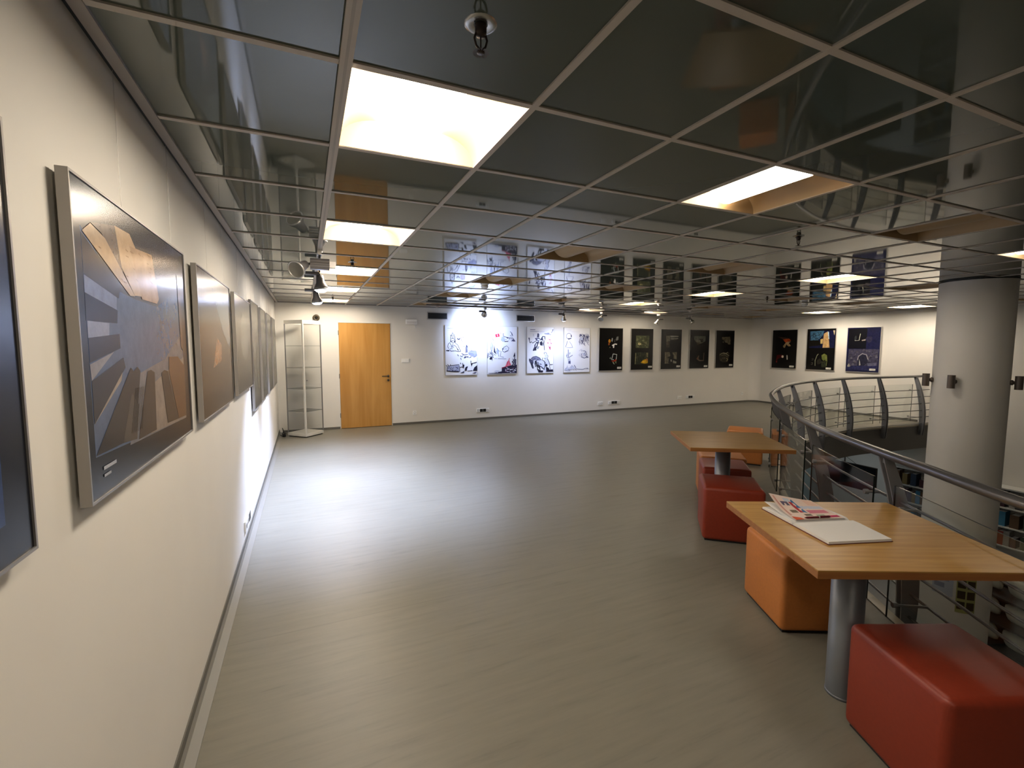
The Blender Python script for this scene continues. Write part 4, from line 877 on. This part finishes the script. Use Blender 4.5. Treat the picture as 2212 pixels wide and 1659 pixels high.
notice(ca+0.10, ca+0.62, -1.62, -1.17, YF, 'yellow-green sheet of six dark pictures on the column')
notice(ca-0.55, ca+0.02, -1.45, -1.14, [(0,1,0,1,(190,198,215)),(0.1,0.6,0.3,0.5,(140,150,175)),(0.1,0.8,0.6,0.7,(150,160,185))], 'pale blue sheet on the column beside the yellow one')
# ------------------------------------------------------------------ stools and tables
def rbox(sx, sy, sz, r=0.03, seg_=3):
    m = MB().box(-sx/2,sx/2,-sy/2,sy/2,0,sz); return m
def stool(name, label, cx, cy, ang, material, s=0.46, h=0.465):
    t = thing(name, label, 'stool', (cx, cy, 0), ang, 'cube stools')
    o = MB().box(-s/2,s/2,-s/2,s/2,0.012,h).build('upholstered_cube', material, t); bevel(o, 0.030, 4)
    for p in o.data.polygons: p.use_smooth = True
    seam = MB(); z = h-0.004; q = s/2-0.018
    MB().box(-s/2+0.02,s/2-0.02,-s/2+0.02,s/2-0.02,0.0,0.014).build('base_board', M_black, t)
    return t
# near red
stool('cube_stool', 'red cube stool in front of the nearest table', 2.70, -0.61, math.atan2(-0.18,0.42), M_red)
stool('cube_stool', 'orange cube stool between the nearest table and the second red stool', 3.216, 0.330, math.atan2(-0.43,0.90), M_orange)
e1 = Vector((0.755,-0.656,0)).normalized(); e2 = Vector((0.656,0.755,0)).normalized(); o0 = Vector((3.50,1.365,0))
def at12(a, b): return o0+e1*a+e2*b
for (a, b, m_, s_, lb) in ((0.24,0.24,M_red,0.475,'red cube stool in front of the far table'),(0.28,0.925,M_red,0.44,'red cube stool behind the leg of the far table'),(0.31,1.41,M_orange,0.46,'orange cube stool just behind the far table')):
    p = at12(a, b); stool('cube_stool', lb, p.x, p.y, math.atan2(e1.y, e1.x), m_, s_)
stool('cube_stool', 'orange cube stool farthest away along the railing', 6.20, 3.17, math.atan2(-0.39,0.30), M_orange, 0.46)
def table(label, cx, cy, ang, sx, sy, leg=(0,0), h=0.785):
    t = thing('side_table', label, 'table', (cx, cy, 0), ang, 'oak tables')
    top = MB().box(-sx/2,sx/2,-sy/2,sy/2,h-0.005,h).build('table_top', M_table, t)
    MB().box(-sx/2,sx/2,-sy/2,sy/2,h-0.034,h-0.005).build('shaded_edge', M_tedge, top)
    lx, ly = leg
    MB().lathe([(0.068,0.012),(0.068,h-0.042),(0.0,h-0.042)], 28).xf(Matrix.Translation((lx,ly,0))).build('leg', M_leg, t)
    MB().box(lx-0.14,lx+0.14,ly-0.14,ly+0.14,h-0.042,h-0.034).build('mount_plate', M_leg, t)
    MB().lathe([(0.068,0.012),(0.070,0.010),(0.070,0.0),(0.0,0.0)], 28).xf(Matrix.Translation((lx,ly,0))).build('foot_flange', M_leg, t)
    return t
TA = math.atan2(-0.38, 0.81)
T1 = table('square oak table with an open book nearest the viewer', 2.823, -0.193, TA, 0.88, 0.80, (-0.055,-0.035))
table('square oak table with nothing on it near the curve of the railing', 4.024, 1.602, math.radians(-31), 0.85, 0.79, (0.0, 0.095))
# ------------------------------------------------------------------ guest book
BA = math.radians(-17.5)
bk = thing('guest_book', 'open white guest book lying on the nearest oak table', 'book', (2.598, -0.025, 0.785), BA)
SL = 0.305; PW = 0.222      # spine length, page width
MB().box(-0.004,SL+0.004,-PW-0.004,-0.004,0.0,0.003).box(-0.004,SL+0.004,0.004,PW+0.004,0.0,0.003).box(-0.004,SL+0.004,-0.004,0.004,0.0,0.0025).build('cover', M_cover, bk)
def pageblock(sg):
    pr = [(0.002,0.003),(0.002,0.010),(0.018,0.019),(0.05,0.020),(0.12,0.017),(PW,0.013),(PW+0.002,0.003)]
    rows = [[(x, sg*d, z) for d, z in pr] for x in (0, SL)]
    m = MB().strip(rows, smooth=False); n_ = len(pr)
    m.add(rows[0], [tuple(range(n_))]); m.add(rows[1], [tuple(range(n_))]); return m
pageblock(-1).build('page_block', M_page, bk); pageblock(1).build('page_block', M_page, bk)
MB().add([(0.0,0.004,0.012),(SL*0.5,0.004,0.012),(SL*0.5,PW*1.02,0.020),(0.012,PW*1.03,0.040)], [(0,1,2,3)]).build('lifted_page', M_page, bk)
# leaflet on the left page: a curved sheet with printed blocks
lf = MB(); NU, NV = 8, 10; LU0, LU1, LV0, LV1 = 0.020, 0.285, 0.006, 0.235
def lz(u, v): return 0.0212+0.0015*(1-v)+ (0.055*(1-u)**1.2+0.012)*v**2.2
def lp(u, v, d=0.0): return (LU0+(LU1-LU0)*u+0.03*v*(1-u)*0.3, LV0+(LV1-LV0)*v*(1-0.06*(1-u)), lz(u,v)+d)
lf.strip([[lp(i/NU, j/NV) for i in range(NU+1)] for j in range(NV+1)])
for k in range(len(lf.f)): lf.c[k] = lin((226,208,200))
BL = [(0.02,0.98,0.02,0.98,(228,206,196)),(0.40,0.47,0.30,0.90,(60,110,160)),(0.47,0.94,0.52,0.66,(190,195,215)),(0.33,0.40,0.36,0.92,(175,50,60)),(0.14,0.30,0.66,0.80,(95,85,110)),(0.26,0.40,0.80,0.92,(190,200,215)),
      (0.16,0.30,0.36,0.48,(120,105,90)),(0.34,0.48,0.18,0.28,(110,100,85)),(0.55,0.72,0.08,0.22,(130,150,125)),(0.50,0.90,0.30,0.46,(205,120,140)),(0.72,0.96,0.70,0.96,(225,190,175)),(0.05,0.09,0.25,0.95,(205,150,140)),(0.62,0.95,0.06,0.16,(185,40,90))]
for kk, (u0,u1,v0,v1,c) in enumerate(BL):
    n0 = len(lf.f); lf.strip([[lp(u0+(u1-u0)*i/5, v0+(v1-v0)*j/5, 0.0005+0.0001*kk) for i in range(6)] for j in range(6)])
    for k in range(n0, len(lf.f)): lf.c[k] = lin(c)
lo = lf.build('leaflet', M_printm); lo.location = (2.598,-0.025,0.785); lo.rotation_euler = (0,0,BA); tag(lo, 'pink printed leaflet with coloured blocks curling up on the guest book', 'leaflet')
pn = thing('ballpoint_pen', 'dark red ballpoint pen lying along the spine of the book', 'pen', (2.598,-0.025,0.785), BA)
pz = 0.0285
MB().tube([(0.075,0.016,pz),(0.083,0.016,pz),(0.090,0.016,pz),(0.150,0.016,pz)], [0.001,0.003,0.0045,0.0050], 10).build('barrel', M_pen, pn)
MB().tube([(0.150,0.016,pz),(0.156,0.016,pz)], 0.0053, 10).build('ring', M_alu, pn)
MB().tube([(0.156,0.016,pz),(0.205,0.017,pz),(0.213,0.017,pz)], [0.0054,0.0056,0.003], 10).build('cap', M_pen, pn)
og = MB().add([(0.026,0.006,0.0240),(0.072,0.010,0.0245),(0.064,0.026,0.0262),(0.026,0.040,0.0290)], [(0,1,2,3)]).add([(0.026,0.006,0.0236),(0.072,0.010,0.0241),(0.064,0.026,0.0258),(0.026,0.040,0.0286)], [(3,2,1,0)])
o = og.build('paper_marker', mat('marker_orange',(0.62,0.09,0.03),0.6)); o.location = (2.598,-0.025,0.785); o.rotation_euler = (0,0,BA); tag(o, 'small orange paper marker beside the pen tip', 'marker')
# ------------------------------------------------------------------ lower storey seen through the railing
bc = thing('bookcase', 'long white bookcase against the far wall of the lower storey', 'bookcase', (12.38, 0, LZ))
y0, y1 = 0.2, 4.40; nz = 6; bh = -1.0-LZ
MB().box(0.28,0.31,y0,y1,0,bh).build('back_panel', M_shelfw, bc)
for k in range(nz+1): MB().box(0,0.28,y0,y1,k*bh/nz-(0.025 if k else 0),k*bh/nz+(0 if k else 0.04)).build('shelf', M_shelfw, bc)
for k in range(6): MB().box(-0.005,0.28,y0+(y1-y0)*k/5-0.0125,y0+(y1-y0)*k/5+0.0125,0,bh).build('upright', M_shelfw, bc)
bcol = [(0.05,0.02,0.03),(0.03,0.05,0.09),(0.22,0.16,0.06),(0.28,0.05,0.03),(0.03,0.03,0.035),(0.05,0.20,0.34),(0.30,0.29,0.27),(0.12,0.07,0.04),(0.06,0.10,0.06)]
bm = [mat('book_cloth_%d' % i, c, 0.6) for i, c in enumerate(bcol)]
bn = ['maroon','navy','ochre','red','black','blue','pale grey','brown','green']
rowlab = {5:'top shelf',4:'second shelf',3:'third shelf',2:'fourth shelf'}
def ordinal(n): return '%d%s' % (n, 'th' if 10 <= n % 100 <= 20 else {1:'st',2:'nd',3:'rd'}.get(n % 10, 'th'))
for k in (5,4,3):
    zb = LZ+k*bh/nz+0.002; row = []
    for bay in range(4, -1, -1):                # from the left as seen from the gallery
        ya = y0+(y1-y0)*bay/5+0.02; yb = y0+(y1-y0)*(bay+1)/5-0.02
        if bay == 0 and k < 5: continue
        y = yb-random.uniform(0.02,0.1)
        while y > ya+0.12:
            wd = random.uniform(0.05,0.13); row.append((y-wd, wd, random.uniform(0.16,0.29), random.randrange(len(bm))))
            y -= wd+random.choice([0.004,0.004,0.01,0.06])
    for q, (y, wd, hh, ci) in enumerate(row):
        m = MB().box(-0.09,0.09,0,wd,0.0,0.008).box(-0.09,0.09,0,0.006,0.008,hh).box(-0.09,0.09,wd-0.006,wd,0.008,hh).box(-0.092,-0.086,0,wd,0.0,hh)
        o = thing('book', '%s book, %s from the left on the %s of the lower bookcase' % (bn[ci], ordinal(q+1), rowlab[k]), 'book', (12.50, y, zb), 0, 'books on the %s below' % rowlab[k])
        m.build('cover', bm[ci], o); MB().box(-0.084,0.085,0.007,wd-0.007,0.009,hh-0.006).build('page_block', M_page, o)
tv = thing('hanging_screen', 'black flat screen hanging below the far balcony edge', 'screen', (10.62, 4.28, -1.24))
bevel(MB().box(0.0,0.05,-0.52,0.52,0.0,0.50).build('casing', M_black, tv), 0.006); MB().box(-0.004,0.002,-0.505,0.505,0.015,0.485).build('panel', M_screen, tv)
MB().tube([(0.06,0.1,0.3),(0.06,0.1,0.71)], 0.014, 8).build('ceiling_rod', M_alu_d, tv); MB().tube([(0.05,-0.2,0.45),(0.06,0.1,0.62),(0.05,0.35,0.45)],0.004,6).build('cable', M_black, tv)
# dark rack with pale cushions
M_rack = mat('rack_dark',(0.02,0.018,0.018),0.5)
sh = thing('display_rack', 'dark display rack of pale cushions beyond the column below', 'rack', (10.35, 1.55, LZ), math.radians(-18))
for z in (0.10, 0.52, 0.94): MB().box(-0.22,0.22,-0.75,0.62,z,z+0.03).build('rack_shelf', M_rack, sh)
for y in (-0.78, 0.62): MB().box(-0.22,0.22,y,y+0.03,0,1.15).build('side_panel', M_rack, sh)
MB().box(0.22,0.24,-0.78,0.65,0,1.15).build('back_panel', M_rack, sh)
def cushion(x, y, z, s, rx, ry, label, c=M_cushion):
    m = MB(); NU_, NV_ = 14, 8; rows = []
    for j in range(NV_+1):
        ph = math.pi*j/NV_-math.pi/2; r_ = []
        for i in range(NU_):
            th = 2*math.pi*i/NU_; cx_ = math.copysign(abs(math.cos(th))**0.5, math.cos(th)); sx_ = math.copysign(abs(math.sin(th))**0.5, math.sin(th))
            r_.append((s*cx_*math.cos(ph)**0.7*0.5, s*sx_*math.cos(ph)**0.7*0.5, 0.12*s*3*0.5*math.sin(ph)))
        rows.append(r_)
    m.strip(rows, closed=True); t = thing('cushion', label, 'cushion', (x,y,z), 0, 'pale cushions below'); o = m.build('cushion_cover', c, t); o.rotation_euler = (rx, ry, math.radians(-18))
    MB().tube([(s*0.5*math.cos(a)*1.02*max(abs(math.cos(a)),abs(math.sin(a)))**-0.3, s*0.5*math.sin(a)*1.02*max(abs(math.cos(a)),abs(math.sin(a)))**-0.3, 0) for a in [2*math.pi*i/20 for i in range(21)]], 0.006*s, 5).build('piping', mat('piping_dark',(0.10,0.09,0.07),0.8), o)
rm = Matrix.Translation((10.35,1.55,LZ)) @ Matrix.Rotation(math.radians(-18), 4, 'Z')
for z, nm in ((0.13,'bottom'),(0.55,'middle'),(0.97,'top')):
    for q, (y, w2) in enumerate(((0.42,'left-hand'),(0.02,'centre'),(-0.38,'right-hand'))):
        p = rm @ Vector((-0.02, y, z+0.165)); cushion(p.x, p.y, p.z, 0.32, 0, math.radians(72), 'pale %s cushion on the %s shelf of the dark rack below' % (w2, nm))
# unseen lamps added under the balcony slab to brighten the lower storey
M_low = mat('added_lower_lamp', (0.9,0.95,1.0), 0.5, emit=(0.86,0.95,1.0), estr=6.0)
for (x, y, lb) in ((9.5,5.2,'added unseen lamp under the far balcony'),(11.7,5.0,'added unseen lamp under the balcony by the bookcase'),(7.0,4.6,'added unseen lamp under the middle of the balcony')):
    t = thing('added_lamp', lb, 'ceiling light', (x,y,-0.52), group='added lamps of the lower storey')
    MB().lathe([(0.0,0.0),(0.20,0.0),(0.20,-0.05),(0.185,-0.05)], 24).build('rim', M_white, t); MB().lathe([(0.185,-0.045),(0.10,-0.06),(0.0,-0.064)], 24).build('diffuser', M_low, t)
